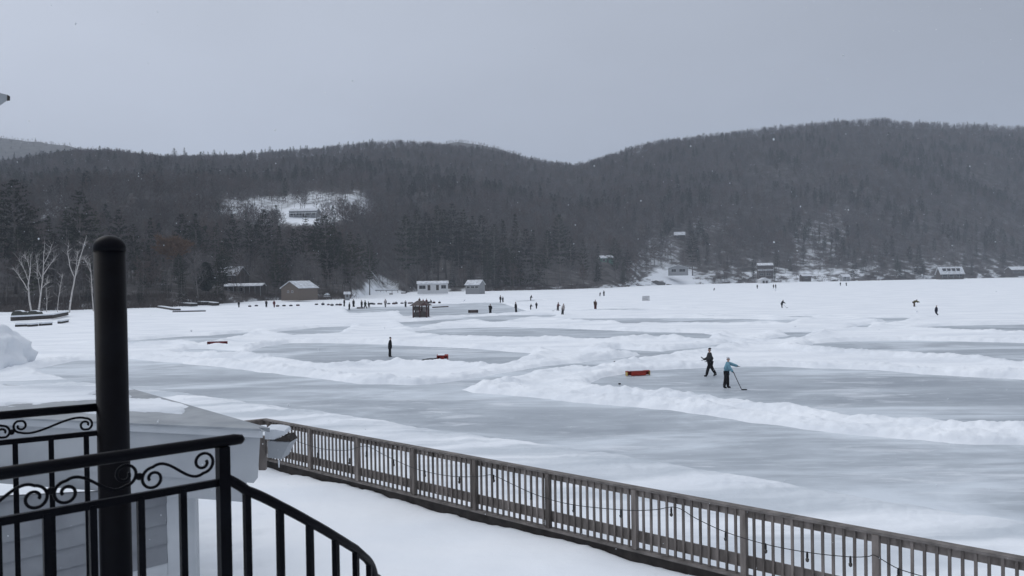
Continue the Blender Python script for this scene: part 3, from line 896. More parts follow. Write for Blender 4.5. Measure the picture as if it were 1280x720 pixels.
PALEBARK = mat('pale_grey_bark', (0.20, 0.19, 0.185), 0.9, (0.10, 0.095, 0.09), 2)
add_source('forest_bare_ash', *bare_tree(51, 16, 15, 5, 6, .09, .30, .17, .32, .6, False), BARK, TWIG)
add_source('forest_bare_birch', *bare_tree(53, 15, 13, 5, 5, .08, .28, .13, .35, .65, False), PALEBARK, TWIG)
add_source('forest_bare_maple', *bare_tree(52, 16, 15, 5, 6, .09, .32, .17, .32, .55, False), BARK, TWIGBROWN)
add_source('forest_pine', *conifer(54, 18, 'pine', .8, False), BARK, NEEDLE3)
add_source('forest_spruce', *conifer(55, 15, 'spruce', .75, False), BARK, NEEDLE)


def fill(nreq, tmin, tmax, seed, dyoff=0):
    g = np.random.default_rng(seed)
    xc = g.uniform(-270, 1570, nreq)
    rs = shore_Y(xc); rr = ridge_Y(xc)
    u = g.random(nreq) ** 0.72
    Y = rs + 24 + u * ((tmax * (rr - rs)) - 24)
    z = terrain(xc, Y)
    X = (xc - 640) / FPX * Y
    k = g.random(nreq) < keep_share(xc, Y, z)
    clump = fbm(X / 70, Y / 70, 77)
    s = (Y - rs) / (rr - rs)
    pcon = np.clip((clump - .46) * 1.9, .02, .5)
    pcon = np.where((Y - rs < 260) & (xc < 820), pcon * .25, pcon)
    pcon = np.where(s > .88, np.where(xc < 470, .16, .05), pcon)
    con = g.random(nreq) < pcon
    idx = np.where(con, np.where(g.random(nreq) < .5, 3, 4), g.choice([0, 1, 2], nreq, p=[.45, .2, .35]))
    sc = g.uniform(.62, 1.12, nreq); sc = np.where(s > .8, g.uniform(.8, 1.0, nreq), sc)
    # keep the hillside clearing open: woods below it stay short
    hh = np.array([16, 15, 16, 18, 15])[idx] * sc
    ytop = yh(xc) - (z + hh - CAMZ) / Y * FPX
    col = (xc > 292) & (xc < 468) & (Y < 470)
    lim = interp(xc, [(290, 283), (320, 281), (345, 279), (400, 277), (456, 274), (470, 268)])
    fit = (z + 0 * hh)
    maxh = CAMZ + (yh(xc) - lim) * Y / FPX - z
    sc = np.where(col, np.minimum(sc, maxh / np.array([16, 15, 16, 18, 15])[idx]), sc)
    k &= (sc > .3) & ~cut(xc, Y)
    return X[k], Y[k], z[k] - .2, idx[k], sc[k]


parts = [fill(38000, 0, 1.06, 101)]
fx, fy, fz, fi, fs = [], [], [], [], []
for (Aa, Yf, Zf), nf in zip(FAR, (2600, 3400)):
    g = np.random.default_rng(7)
    r_ = g.integers(8, 24, nf); c_ = g.integers(0, Aa.shape[1], nf)
    yy = Yf[r_, c_] + g.uniform(-20, 20, nf); xx = (Aa[r_, c_] + g.uniform(-2, 2, nf) - 640) / FPX * yy
    parts.append((xx, yy, Zf[r_, c_] - 2, g.choice([0, 2, 3, 4], nf, p=[.42, .42, .08, .08]), g.uniform(.35, .6, nf)))
FX, FY, FZ, FI, FS = [np.concatenate([p[i] for p in parts]) for i in range(5)]
me = bpy.data.meshes.new('woods')
me.vertices.add(len(FX)); me.vertices.foreach_set('co', np.stack([FX, FY, FZ], 1).astype(np.float32).ravel())
order = sorted(names); remap = np.array([order.index(q) for q in names])
a = me.attributes.new('pick', 'INT', 'POINT'); a.data.foreach_set('value', remap[FI.astype(int)].astype(np.int32))
a = me.attributes.new('size', 'FLOAT', 'POINT'); a.data.foreach_set('value', FS.astype(np.float32))
a = me.attributes.new('turn', 'FLOAT_VECTOR', 'POINT')
tv = np.zeros((len(FX), 3), np.float32); tv[:, 2] = RNG.uniform(0, 6.28, len(FX)); a.data.foreach_set('vector', tv.ravel())
wo = bpy.data.objects.new('woods', me); COL.objects.link(wo)
tag(wo, 'grey leafless winter woods mixed with dark evergreens covering the hills', 'woods', kind='stuff')
ng = bpy.data.node_groups.new('plant_trees', 'GeometryNodeTree')
ng.interface.new_socket('Geometry', in_out='INPUT', socket_type='NodeSocketGeometry'); ng.interface.new_socket('Geometry', in_out='OUTPUT', socket_type='NodeSocketGeometry')
N, L = ng.nodes.new, ng.links.new
gi, go = N('NodeGroupInput'), N('NodeGroupOutput')
ip = N('GeometryNodeInstanceOnPoints'); ci = N('GeometryNodeCollectionInfo')
ci.inputs['Collection'].default_value = PC; ci.inputs['Separate Children'].default_value = True; ci.inputs['Reset Children'].default_value = True
ip.inputs['Pick Instance'].default_value = True


def nattr(n, t):
    q = N('GeometryNodeInputNamedAttribute'); q.data_type = t; q.inputs['Name'].default_value = n; return q.outputs['Attribute']


L(gi.outputs[0], ip.inputs['Points']); L(ci.outputs[0], ip.inputs['Instance'])
L(nattr('pick', 'INT'), ip.inputs['Instance Index']); L(nattr('turn', 'FLOAT_VECTOR'), ip.inputs['Rotation']); L(nattr('size', 'FLOAT'), ip.inputs['Scale'])
L(ip.outputs[0], go.inputs[0])
md = wo.modifiers.new('plant_trees', 'NODES'); md.node_group = ng

# ---- low brush along the shore
rnd = random.Random(9); mb = MB()
for i in range(1150):
    xc = rnd.uniform(-80, 1340); dy = rnd.uniform(-2, 16)
    if any(a - 3 <= xc <= b_ + 3 and dy < d for a, b_, d in SHED_COLS) or 440 < xc < 528: continue
    Y = float(shore_Y(xc)) + dy
    if 800 < xc < 868 and rnd.random() < .75: continue
    z = max(float(terrain(xc, Y)), 0); c = Vector(((xc - 640) / FPX * Y, Y, z))
    hh = rnd.uniform(.8, 2.6) if rnd.random() < .7 or xc > 470 else rnd.uniform(2.5, 5)
    for k in range(46):
        p = c + Vector((rnd.gauss(0, 1.3), rnd.gauss(0, .8), 0)); d = (rvec(rnd) * .6 + Vector((0, 0, .9))).normalized()
        twig(mb, p, d, hh * rnd.uniform(.5, 1.1), .05, rnd)
tag(mb.build('shore_brush', BRUSH), 'low brown leafless brush along the far shoreline', 'brush', kind='stuff')

# ================================================================== DECK RAILING
def rail_pt(px, top=True):
    Y = 17624.0 / (px + 450)
    y = 521 + 0.183 * (px - 318)
    return dp(px, y, Y)


RA, RB = rail_pt(331), rail_pt(1300)
RD = (RB - RA); RLEN = RD.length; RD = RD / RLEN
RH = Vector((RD.x, RD.y, 0)).normalized()
RNRM = Vector((-RH.y, RH.x, 0))
if RNRM.dot(Vector((0, 0, 0)) - RA) < 0: RNRM = -RNRM      # towards the camera side
HRAIL = 1.07


def rail_s(px):
    """distance along the rail line under a picture column"""
    d = ray(px, 600); d = Vector((d.x, d.y, 0)); n = Vector((d.y, -d.x, 0))
    return -(RA.dot(n)) / (RD.dot(n))


def rp(s, drop=0.0, out=0.0):
    return RA + RD * s + Vector((0, 0, -drop)) + RNRM * out


ro = thing('deck_railing', 'long weathered grey wooden railing along the edge of the snowy deck', 'railing', tuple(rp(0, HRAIL)))


def rbuild(mb, name, m):
    o = mb.build(name, m, ro); 
    me = o.data; off = Vector(ro.location)
    for v in me.vertices: v.co -= off
    return o


POSTS = [rail_s(p) for p in (391, 450, 520, 596, 687, 795, 931, 1096)]
sp = (POSTS[-1] - POSTS[0]) / 7
POSTS = [POSTS[0] - sp, *POSTS, POSTS[-1] + sp, POSTS[-1] + 2 * sp]
S0, S1 = 0.0, POSTS[-1] + 0.3
mb = MB(); mb.beam(rp(S0 - .06, .02), rp(S1, .02), .14, .038); rbuild(mb, 'top_rail', WOODRAIL)
mb = MB(); mb.beam(rp(S0, .105, -.022), rp(S1, .105, -.022), .038, .12); rbuild(mb, 'upper_board', WOODGREY)
mb = MB(); mb.beam(rp(S0, .86, -.022), rp(S1, .86, -.022), .038, .19); rbuild(mb, 'lower_board', WOODGREY)
mb = MB(); mb.beam(rp(S0, 1.085, .03), rp(S1, 1.085, .03), .15, .04); rbuild(mb, 'foot_board', WOODRAIL)
mb = MB(); mb.beam(rp(S0, 1.25, .0), rp(S1, 1.25, .0), .05, .28); rbuild(mb, 'rim_board', WOODDARK)
for s in POSTS:
    if s < S0 - .01: continue
    mb = MB(); mb.beam(rp(s, .042, .045), rp(s, 1.06, .045), .092, .092, up=RH); rbuild(mb, 'post', WOODGREY)
bal = []
rnd = random.Random(3)
for a, b_ in zip(POSTS[:-1], POSTS[1:]):
    nb = 12
    for k in range(1, nb + 1):
        s = a + (b_ - a) * k / (nb + 1)
        if s < S0 + .05 or s > S1 - .4: continue
        bal.append(s)
bal.sort(reverse=True)
rest = MB()
for i, s in enumerate(bal):
    t = rnd.uniform(-.004, .004)
    mb = MB() if i < 96 else rest
    mb.beam(rp(s, .045, .018), rp(s + t, 1.06, .018), .036, .036, up=RH)
    if i < 96: rbuild(mb, 'baluster', WOODGREY)
if rest.v:
    o = rbuild(rest, 'balusters', WOODGREY); o['kind'] = 'stuff'
# the short return of the railing behind the pavilion roof
RE = rp(0); RC = RE + (-RNRM * -1.0) * 0 + Vector((-0.95, -0.62, 0)) * 1.0
mb = MB(); mb.beam(RE + Vector((0, 0, -.02)), RC + Vector((0, 0, -.02)), .14, .038); 
mb.beam(RE + Vector((0, 0, -.105)), RC + Vector((0, 0, -.105)), .038, .12)
mb.beam(RE + Vector((0, 0, -.9)), RC + Vector((0, 0, -.9)), .038, .15)
for k in range(1, 7):
    q = RE.lerp(RC, k / 7); mb.beam(q + Vector((0, 0, -.045)), q + Vector((0, 0, -1.06)), .036, .036, up=RH)
rbuild(mb, 'return_section', WOODGREY)

# ---- string of lamps along the railing
WIRE = [(345, 537), (357, 543), (373, 552), (400, 560.5), (425, 563), (437, 562.5), (458, 557.5), (480, 568.5), (517, 585), (552, 593.5), (580, 596), (605, 594.8), (616, 594), (640, 605), (664, 616), (690, 625), (717, 631), (750, 635),
        (790, 638), (820, 637), (845, 634), (870, 648), (907, 665), (956, 680), (1010, 690.5), (1062, 696), (1085, 695.5), (1093, 694), (1110, 704), (1126, 712), (1160, 722), (1200, 731)]


def on_rail(px, py, out):
    """point on the upright plane of the railing, 'out' metres to the deck side"""
    d = ray(px, py); p0 = RA + RNRM * out
    return CAM + d * ((p0 - CAM).dot(RNRM) / d.dot(RNRM))


WP = [on_rail(x, y, .12) for x, y in WIRE]
sm = []
for i in range(len(WP) - 1):
    a = WP[max(i - 1, 0)]; b0, c0 = WP[i], WP[i + 1]; d0 = WP[min(i + 2, len(WP) - 1)]
    for k in range(4):
        t = k / 4
        sm.append(.5 * ((2 * b0) + (c0 - a) * t + (2 * a - 5 * b0 + 4 * c0 - d0) * t * t + (3 * b0 - a - 3 * c0 + d0) * t ** 3))
sm.append(WP[-1])
lo = thing('string_lights', 'black cord of unlit bulbs swagged along the wooden railing', 'string lights', tuple(WP[0]))
off = Vector(WP[0])
mb = MB(); mb.tube([p - off for p in sm], .0065, 5); mb.build('cord', BLACKRUB, lo)
BULBG = mat('dark_bulb_glass', (0.05, 0.045, 0.04), .2, spec=.5)
for x, y in [(357, 551), (397, 566), (437, 573), (458, 564), (492, 575), (531, 588), (574, 596), (617, 594), (664, 616), (717, 631), (776, 637), (839, 635), (907, 665), (957, 680), (1009, 690.5), (1063, 696), (1123, 711)]:
    p = on_rail(x, y, .12) - off
    mb = MB(); mb.tube([p + Vector((0, 0, .01)), p - Vector((0, 0, .03)), p - Vector((0, 0, .075))], [.012, .018, .018], 8)
    s_ = mb.build('bulb_socket', BLACKRUB, lo)
    mb = MB(); mb.tube([p - Vector((0, 0, .075)), p - Vector((0, 0, .10)), p - Vector((0, 0, .13)), p - Vector((0, 0, .145))], [.012, .028, .024, .006], 8)
    mb.build('bulb', BULBG, s_, True)

# ---- snow lying on the deck, from the railing towards the house
ZD = RA.z - HRAIL - .19
us = np.arange(-7.5, RLEN + 6, .12); vs = np.concatenate([np.linspace(.035, .6, 14), np.arange(.7, 15, .14)])
Uu, Vv = np.meshgrid(us, vs)
PX = RA.x + RH.x * Uu + RNRM.x * Vv; PY = RA.y + RH.y * Uu + RNRM.y * Vv
slope = (RB.z - RA.z) / RLEN
ed = (fbm(Uu / .5, Uu * 0 + 3.3, 50) - .5) * .13 + (fbm(Uu / 2.2, Uu * 0 + 8, 51) - .5) * .16 + (fbm(Uu / .16, Uu * 0 + 1, 55) - .5) * .04
PZ = ZD + slope * Uu + (fbm(PX / 2.5, PY / 2.5, 52) - .5) * .14 + (fbm(PX / .6, PY / .6, 53) - .5) * .03 + .02
PZ = PZ + ed * np.exp(-Vv / .3) - .07 * np.exp(-Vv / .09)
# old footprints near the pavilion
g = np.random.default_rng(4)
for k in range(46):
    q = gp(g.uniform(248, 330), g.uniform(640, 719), ZD)
    d2 = ((PX - q.x) / .16) ** 2 + ((PY - q.y) / .11) ** 2
    PZ = PZ - .045 * np.exp(-d2)
V = np.stack([PX, PY, PZ], -1).reshape(-1, 3)
o = bpy.data.objects.new('deck_snow', np_mesh('deck_snow', V, grid_faces(len(vs), len(us)), DECKSNOW)); COL.objects.link(o)
tag(o, 'smooth white snow covering the deck inside the railing', 'snow', kind='structure')
mb = MB(); c = [RA + RH * -7.6, RA + RH * (RLEN + 6.2)]
mb.prism([Vector((c[0].x, c[0].y, ZD - .5)), Vector((c[1].x, c[1].y, ZD - .5)), Vector((c[1].x, c[1].y, ZD - .5)) + RNRM * 15, Vector((c[0].x, c[0].y, ZD - .5)) + RNRM * 15], (0, 0, .3))
tag(mb.build('deck', WOODDARK), 'wooden deck under the snow', 'deck', kind='structure')

# ================================================================== PAVILION at the left
PB = dp(331, 536, 11.5); PA = dp(160, 528, 12.2)
PDIR = Vector((PA.x - PB.x, PA.y - PB.y, 0)).normalized()      # leftwards along the front
PBK = Vector((-PDIR.y, PDIR.x, 0))
if PBK.y < 0: PBK = -PBK
ZE = PB.z
PB = Vector((PB.x, PB.y, ZE))
pv_ = thing('pavilion', 'low grey painted pavilion with a flat snowy roof and clapboard wall', 'pavilion', (PB.x, PB.y, ZD))


def pz(px, py):
    """point on the pavilion's front plane"""
    n = Vector((PDIR.y, -PDIR.x, 0)); d = ray(px, py)
    return CAM + d * ((PB - CAM).dot(n) / d.dot(n))


def pbuild(mb, name, m, parent=None, smooth=False):
    o = mb.build(name, m, parent or pv_, smooth)
    off = Vector(pv_.location)
    for v in o.data.vertices: v.co -= off
    return o


def pbox(s0, s1, z0, z1, f, bk):
    """box along the front: s metres left of the corner, f metres proud, bk deep"""
    P = lambda s, d, z: PB + PDIR * s + (RDN if d > 0 else PBK) * d + Vector((0, 0, z - ZE))
    return [P(s0, -f, z0), P(s1, -f, z0), P(s1, bk, z0), P(s0, bk, z0), P(s0, -f, z1), P(s1, -f, z1), P(s1, bk, z1), P(s0, bk, z1)]


LW = 9.0
C1 = gp(165, 484, ZE + .02)
RDR = Vector((C1.x - PB.x, C1.y - PB.y, 0)); RDN = RDR.normalized()
zf = pz(320, 546).z; zu = pz(320, 604).z; zl = pz(300, 628).z
mb = MB(); mb.hexa(pbox(0, LW, zf, ZE - .02, .05, .1)); pbuild(mb, 'fascia', TRIMGREY)
mb = MB(); mb.hexa(pbox(.0, LW, ZE - .018, ZE + .012, .08, .5)); pbuild(mb, 'drip_edge', ROOFMETAL)
s_up = (pz(322, 580) - PB).dot(PDIR)
mb = MB()
P = lambda s, d, z: PB + PDIR * s + PBK * d + Vector((0, 0, z - ZE))
mb.prism([P(s_up - .05, 0, zf), P(LW, 0, zf), P(LW, 0, zu), P(s_up + .07, 0, zu), P(s_up + .0, 0, zu + .08)], RDN * .3); pbuild(mb, 'header_board', PAINTGREY)
mb = MB(); mb.hexa(pbox(s_up + .16, LW, zl, zu - .003, -.05, .27)); pbuild(mb, 'header_beam', PAINTGREY)
# clapboard wall under the header, set back at an angle
W1 = dp(243, 660, 12.55); W0 = dp(-70, 660, 12.05)
WD = Vector((W0.x - W1.x, W0.y - W1.y, 0)); WLN = WD.length; WD.normalize(); WB = Vector((-WD.y, WD.x, 0)); WB = WB if WB.y > 0 else -WB
Q = lambda s, d, z: Vector((W1.x, W1.y, 0)) + WD * s + WB * d + Vector((0, 0, z))
sA = (dp(209, 660, 12.5) - Vector((W1.x, W1.y, 0))).dot(WD)
ztopw = zl - .003; zbot = ZD - .25; zsb = dp(206, 703, 12.5).z
mb = MB(); mb.hexa([Q(0, 0, zbot), Q(sA, 0, zbot), Q(sA, .12, zbot), Q(0, .12, zbot), Q(0, 0, ztopw), Q(sA, 0, ztopw), Q(sA, .12, ztopw), Q(0, .12, ztopw)]); pbuild(mb, 'corner_board', TRIMGREY)
mb = MB(); mb.hexa([Q(-.035, -.03, zbot), Q(.0, -.03, zbot), Q(.0, .14, zbot), Q(-.035, .14, zbot), Q(-.035, -.03, ztopw), Q(.0, -.03, ztopw), Q(.0, .14, ztopw), Q(-.035, .14, ztopw)]); pbuild(mb, 'corner_trim', TRIMGREY)
mb = MB(); mb.hexa([Q(sA + .002, -.005, zbot), Q(WLN, -.005, zbot), Q(WLN, .12, zbot), Q(sA + .002, .12, zbot), Q(sA + .002, -.005, zsb), Q(WLN, -.005, zsb - .62), Q(WLN, .12, zsb - .62), Q(sA + .002, .12, zsb)]); pbuild(mb, 'base_board', TRIMGREY)
mb = MB(); tilt = .62 / (WLN - sA); z0 = zsb - .002 + tilt * 0
k = 0
while z0 + .0 < ztopw + 1.6:
    z1 = z0 + .30
    a0, a1 = sA + .003, WLN
    mb.hexa([Q(a0, -.0 - .02, z0), Q(a1, -.02, z0 - .62), Q(a1, .08, z0 - .62), Q(a0, .08, z0), Q(a0, .015, z1), Q(a1, .015, z1 - .62), Q(a1, .08, z1 - .62), Q(a0, .08, z1)])
    z0 = z1 + .002; k += 1
o = pbuild(mb, 'clapboard_wall', SIDING)
# trim the boards to the header's underside
bm = bmesh.new(); bm.from_mesh(o.data)
bmesh.ops.bisect_plane(bm, geom=bm.verts[:] + bm.edges[:] + bm.faces[:], plane_co=(0, 0, ztopw - ZD), plane_no=(0, 0, 1), clear_outer=True)
bm.to_mesh(o.data); bm.free()
# roof: flat deck with a snow sheet
far_l = Vector((PB.x, PB.y, 0)) + PDIR * LW
mb = MB()
base = [PB + Vector((0, 0, -.07)) + PBK * .12, PB + PDIR * LW + Vector((0, 0, -.07)) + PBK * .12, PB + PDIR * LW + RDR * 1.0 + Vector((0, 0, -.07)), PB + RDR + Vector((0, 0, -.07))]
mb.prism(base, (0, 0, .06)); pbuild(mb, 'roof', ROOFMETAL)
nu, nv = 130, 90
u = np.linspace(0, 1, nu); v = np.linspace(0, 1, nv); Uu, Vv = np.meshgrid(u, v)
FXs = PB.x + PDIR.x * LW * Uu + RDR.x * Vv + PBK.x * .05; FYs = PB.y + PDIR.y * LW * Uu + RDR.y * Vv + PBK.y * .05
edge = .09 + .13 * fbm(Uu * 26, Uu * 0, 71) + .10 * np.sin(Uu * 9 + .5) ** 2 + .25 * np.exp(-(Uu / .05) ** 2)
hsn = .055 * sstep(0, .05, Vv - edge) * sstep(0, .02, Uu) + .05 * (fbm(FXs * 1.6, FYs * 1.6, 73) - .4) * sstep(0, .1, Vv - edge)
hsn = hsn - .05 * (fbm(FXs * .7, FYs * .7, 79) > .60) * sstep(0, .1, Vv - edge)
FZs = ZE - .05 + hsn
Vt = np.stack([FXs, FYs, FZs], -1).reshape(-1, 3) - np.array(pv_.location)
so_ = bpy.data.objects.new('roof_snow', np_mesh('roof_snow', Vt, grid_faces(nv, nu), ROOFSNOW)); COL.objects.link(so_); so_.parent = pv_

# corner post behind the pavilion and the snow topped box fixed there
hp = dp(330, 590, 12.6)
mb = MB(); mb.beam(dp(328.5, 545, 12.4), dp(328.5, 587, 12.4), .10, .09, up=(0, 1, 0)); pbuild(mb, 'corner_post', WOODGREY)
bx = dp(336, 573, 12.3)
hb_ = thing('floodlight_box', 'small grey flared box topped with snow at the pavilion corner', 'box', tuple(bx))
pts = [(334.5, 551.5), (363, 552.5), (357, 563), (352, 574), (335, 572)]
mb = MB(); mb.prism([dp(x, y, 12.3) - bx for x, y in pts], (0.02, .34, 0)); mb.build('housing', PAINTGREY, hb_)
mb = MB(); mb.prism([dp(x, y, 12.28) - bx for x, y in [(343, 551), (364, 552), (359.5, 545), (352, 546)]], (0.02, .3, 0)); mb.build('lid', WOODDARK, hb_)
mb = MB(); mb.prism([dp(x, y, 12.30) - bx for x, y in [(331, 549), (343, 549.5), (352, 545), (357, 543), (355, 539), (344, 537), (331, 537)]], (0.0, .32, .02)); mb.build('snow_cap', ROOFSNOW, hb_)
mb = MB(); mb.tube([dp(348.5, 575, 12.35) - bx, dp(348.7, 580, 12.35) - bx, dp(348.8, 584.5, 12.35) - bx], [.012, .011, .006], 6); mb.build('icicle', CAPSNOW, hb_)

# eave of the house at the top left edge
eb = dp(-40, 122, 4.2)
ev = thing('house_eave', 'grey roof eave corner poking in at the upper left edge of the view', 'eave', tuple(eb))
mb = MB(); mb.prism([dp(x, y, 4.2) - eb for x, y in [(-90, 92), (9, 118.5), (12.3, 120.5), (12.3, 125.5), (8.5, 126), (-90, 195)]], (eb - CAM).normalized() * .35); mb.build('soffit', PAINTGREY, ev)
mb = MB(); mb.prism([dp(x, y, 4.19) - eb for x, y in [(9, 118.4), (12.6, 120.3), (12.6, 125.7), (8.8, 126.2)]], (eb - CAM).normalized() * .36); mb.build('fascia_end', WOODDARK, ev)

# ================================================================== SPIRAL STAIR RAILINGS
YC, RAD, DROP = 3.0, 0.957, 0.442
cc = dp(141, 510, YC); CCX, CCY = cc.x, cc.y
ZR = CAMZ - DROP; ZFL = 4.95
st = thing('spiral_stair', 'black iron spiral stair head with scrolled railings and a thick round centre post', 'stair railing', (CCX, CCY, ZFL))
off = Vector((CCX, CCY, ZFL))


def sb(mb, name, parent=None, smooth=True):
    o = mb.build(name, IRON, parent or st, smooth)
    for v in o.data.vertices: v.co -= off
    return o


mb = MB(); ztp = dp(136, 294, YC).z; R0c = .0545
cx_ = lambda z: (CCX, CCY, z)
mb.tube([cx_(.1), cx_(ztp - .05)], [R0c, R0c], 32); cpo = sb(mb, 'centre_post')
mb = MB(); rc = R0c * 1.03
mb.tube([cx_(ztp - .058)] + [cx_(ztp - .046 + .046 * math.sin(q)) for q in [i * math.pi / 18 for i in range(10)]], [rc] + [max(rc * math.cos(i * math.pi / 18), .002) for i in range(10)], 32); sb(mb, 'post_cap', cpo)


def circ(px):
    d = ray(px, 600); d2 = Vector((d.x, d.y)).normalized(); c = Vector((CCX, CCY))
    t = c.dot(d2); perp = (c - d2 * t).length
    h = math.sqrt(max(RAD * RAD - perp * perp, 0)); p = d2 * (t - h)
    return p


NW = circ(279)
# front railing: from the newel back to the left, level
f0 = gp(0, 592, ZR); fd = (Vector((f0.x, f0.y)) - NW).normalized()      # leftwards
FRL = (Vector((f0.x, f0.y)) - NW).length


def fr(s, z):
    p = NW + fd * s
    return Vector((p.x, p.y, z))


def fs_of(px):
    d = ray(px, 600); n = Vector((d.y, -d.x))
    return -NW.dot(n) / fd.dot(n)


ZL = ZR - .113
mb = MB(); e_ = fr(-.062, ZR)
mb.tube([fr(FRL + 1.0, ZR), fr(0.0, ZR), fr(-.035, ZR), fr(-.055, ZR - .002), fr(-.062, ZR - .004)], [.0158, .0158, .0158, .0135, .006], 14); sb(mb, 'handrail')
mb = MB(); mb.beam(fr(FRL + 1.0, ZL), fr(0, ZL), .013, .020); sb(mb, 'lower_rail', smooth=False)
mb = MB(); mb.beam(fr(0, ZR - .015), fr(0, ZFL), .031, .031, up=(fd.x, fd.y, 0)); sb(mb, 'newel_post', smooth=False)
for s in [fs_of(p) for p in (228, 175, 115, 57)]:
    mb = MB(); mb.beam(fr(s, ZL), fr(s, ZFL), .017, .017, up=(fd.x, fd.y, 0)); sb(mb, 'baluster', smooth=False)
s4 = fs_of(57); stp = s4 - fs_of(115)
for k in range(1, 9):
    s = s4 + stp * k
    if s > FRL + 1: break
    mb = MB(); mb.beam(fr(s, ZL), fr(s, ZFL), .017, .017, up=(fd.x, fd.y, 0)); sb(mb, 'baluster', smooth=False)


def scroll(P, s0, s1, z0, z1, name='scroll', flip=False):
    """S scroll between s0 and s1: spiral low at s0, hump, long diagonal, spiral high at s1"""
    Lh = z1 - z0; Ls = s1 - s0; sg = 1 if Ls > 0 else -1; La = abs(Ls)
    c = (.40 * Lh, .37 * Lh); pts = []
    n = 34
    for i in range(n + 1):
        t = i / n; r = (.10 + .25 * t ** .8) * Lh; an = R_(90 + 470 * (1 - t))
        pts.append((c[0] + r * math.cos(an), c[1] + r * math.sin(an)))
    p0 = pts[-1]; p1 = (p0[0] + .22 * La, p0[1] + .34 * Lh)
    h = [(x, y) for x, y in pts]
    p3 = (La - p0[0], Lh - p0[1]); p2 = (La - p1[0], Lh - p1[1])
    for i in range(1, 20):
        t = i / 20; a = (1 - t) ** 3; b = 3 * t * (1 - t) ** 2; c2 = 3 * t * t * (1 - t); d = t ** 3
        h.append((a * p0[0] + b * p1[0] + c2 * p2[0] + d * p3[0], a * p0[1] + b * p1[1] + c2 * p2[1] + d * p3[1]))
    h += [(La - x, Lh - y) for x, y in reversed(pts)]
    h = [(min(max(x, .004), La - .004), min(max(y, .008), Lh - .008)) for x, y in h]
    if flip: h = [(x, Lh - y) for x, y in h]
    mb = MB(); mb.tube([P(s0 + sg * x, z0 + y) for x, y in h], .0043, 6); sb(mb, name)
    mb = MB()
    return


zs0, zs1 = ZL + .009, ZR - .017
j0, j1, j2 = fs_of(270), fs_of(174), fs_of(63)
scroll(fr, j1, j0 + .0, zs0, zs1)
scroll(fr, j1, j2, zs0, zs1, flip=True)
for k in range(3):
    a = j2 + (j2 - j1) * k
    scroll(fr, a, a + (j2 - j1), zs0, zs1, flip=(k % 2 == 1))
for s in (j1, j2):
    mb = MB(); mb.ball(fr(s, (zs0 + zs1) / 2), .010, 8, 6); sb(mb, 'collar')
# rear railing: from the centre post to the left
b0 = gp(0, 519.5, ZR); bd = (Vector((b0.x, b0.y)) - Vector((CCX, CCY))).normalized(); BRL = (Vector((b0.x, b0.y)) - Vector((CCX, CCY))).length


def br(s, z):
    return Vector((CCX + bd.x * s, CCY + bd.y * s, z))


def bs_of(px):
    d = ray(px, 560); n = Vector((d.y, -d.x))
    return -Vector((CCX, CCY)).dot(n) / bd.dot(n)


mb = MB(); mb.tube([br(R0c - .01, ZR), br(BRL + 1.0, ZR)], .0148, 14); sb(mb, 'handrail')
mb = MB(); mb.beam(br(R0c - .01, ZL + .02), br(BRL + 1, ZL + .02), .013, .018); sb(mb, 'lower_rail', smooth=False)
bsl = [bs_of(108), bs_of(64), bs_of(19)]; stp = bsl[2] - bsl[1]
for s in bsl + [bsl[2] + stp * k for k in range(1, 7)]:
    mb = MB(); mb.beam(br(s, ZL + .02), br(s, ZFL), .017, .017, up=(bd.x, bd.y, 0)); sb(mb, 'baluster', smooth=False)
k0, k1 = bs_of(118), bs_of(15)
scroll(br, k1, k0, zs0 + .02, zs1, flip=True)
scroll(br, k1, k1 + (k1 - k0), zs0 + .02, zs1, flip=False)
mb = MB(); mb.ball(br(k1, (zs0 + zs1) / 2), .010, 8, 6); sb(mb, 'collar')
# stair handrail winding down round the post
HR = [(285, 599), (308, 611), (349, 632), (386, 652), (418, 671), (443, 687.5), (457, 699), (466, 712)]
ang = []
for x, y in HR:
    p = circ(x); Y = p.y; z = dp(x, y, Y).z
    ang.append((math.atan2(p.y - CCY, p.x - CCX), z))
pts = []
for i in range(len(ang) - 1):
    (a0, z0), (a1, z1) = ang[i], ang[i + 1]
    for k in range(5):
        t = k / 5; a = a0 + (a1 - a0) * t; pts.append((a, z0 + (z1 - z0) * t))
pts.append(ang[-1])
sl = (ang[-1][1] - ang[0][1]) / (ang[-1][0] - ang[0][0])
la, lz = ang[-1]
for k in range(1, 30): pts.append((la + k * .07, lz + sl * k * .07))
zz = [p[1] for p in pts]
for _ in range(6): zz = [zz[0]] + [(zz[i - 1] + zz[i] + zz[i + 1]) / 3 for i in range(1, len(zz) - 1)] + [zz[-1]]
pts = [(p[0], z) for p, z in zip(pts, zz)]
ring = lambda a, z: Vector((CCX + RAD * math.cos(a), CCY + RAD * math.sin(a), z))
mb = MB(); mb.tube([fr(0, pts[0][1] + .006)] + [ring(a, z) for a, z in pts], .0145, 12); sb(mb, 'stair_handrail')
bang = [math.atan2(circ(x).y - CCY, circ(x).x - CCX) for x in (308, 349, 386, 418, 443, 457)]
dA = (bang[4] - bang[0]) / 4
bang = bang[:5] + [bang[4] + dA * k for k in range(1, 14)]
pa, pzv = zip(*pts)
for a in bang:
    if a > pa[-1]: break
    z = float(np.interp(a, pa, pzv)); 
    mb = MB(); mb.beam(ring(a, z), ring(a, z - .98), .018, .018, up=(math.cos(a), math.sin(a), 0)); sb(mb, 'baluster', smooth=False)
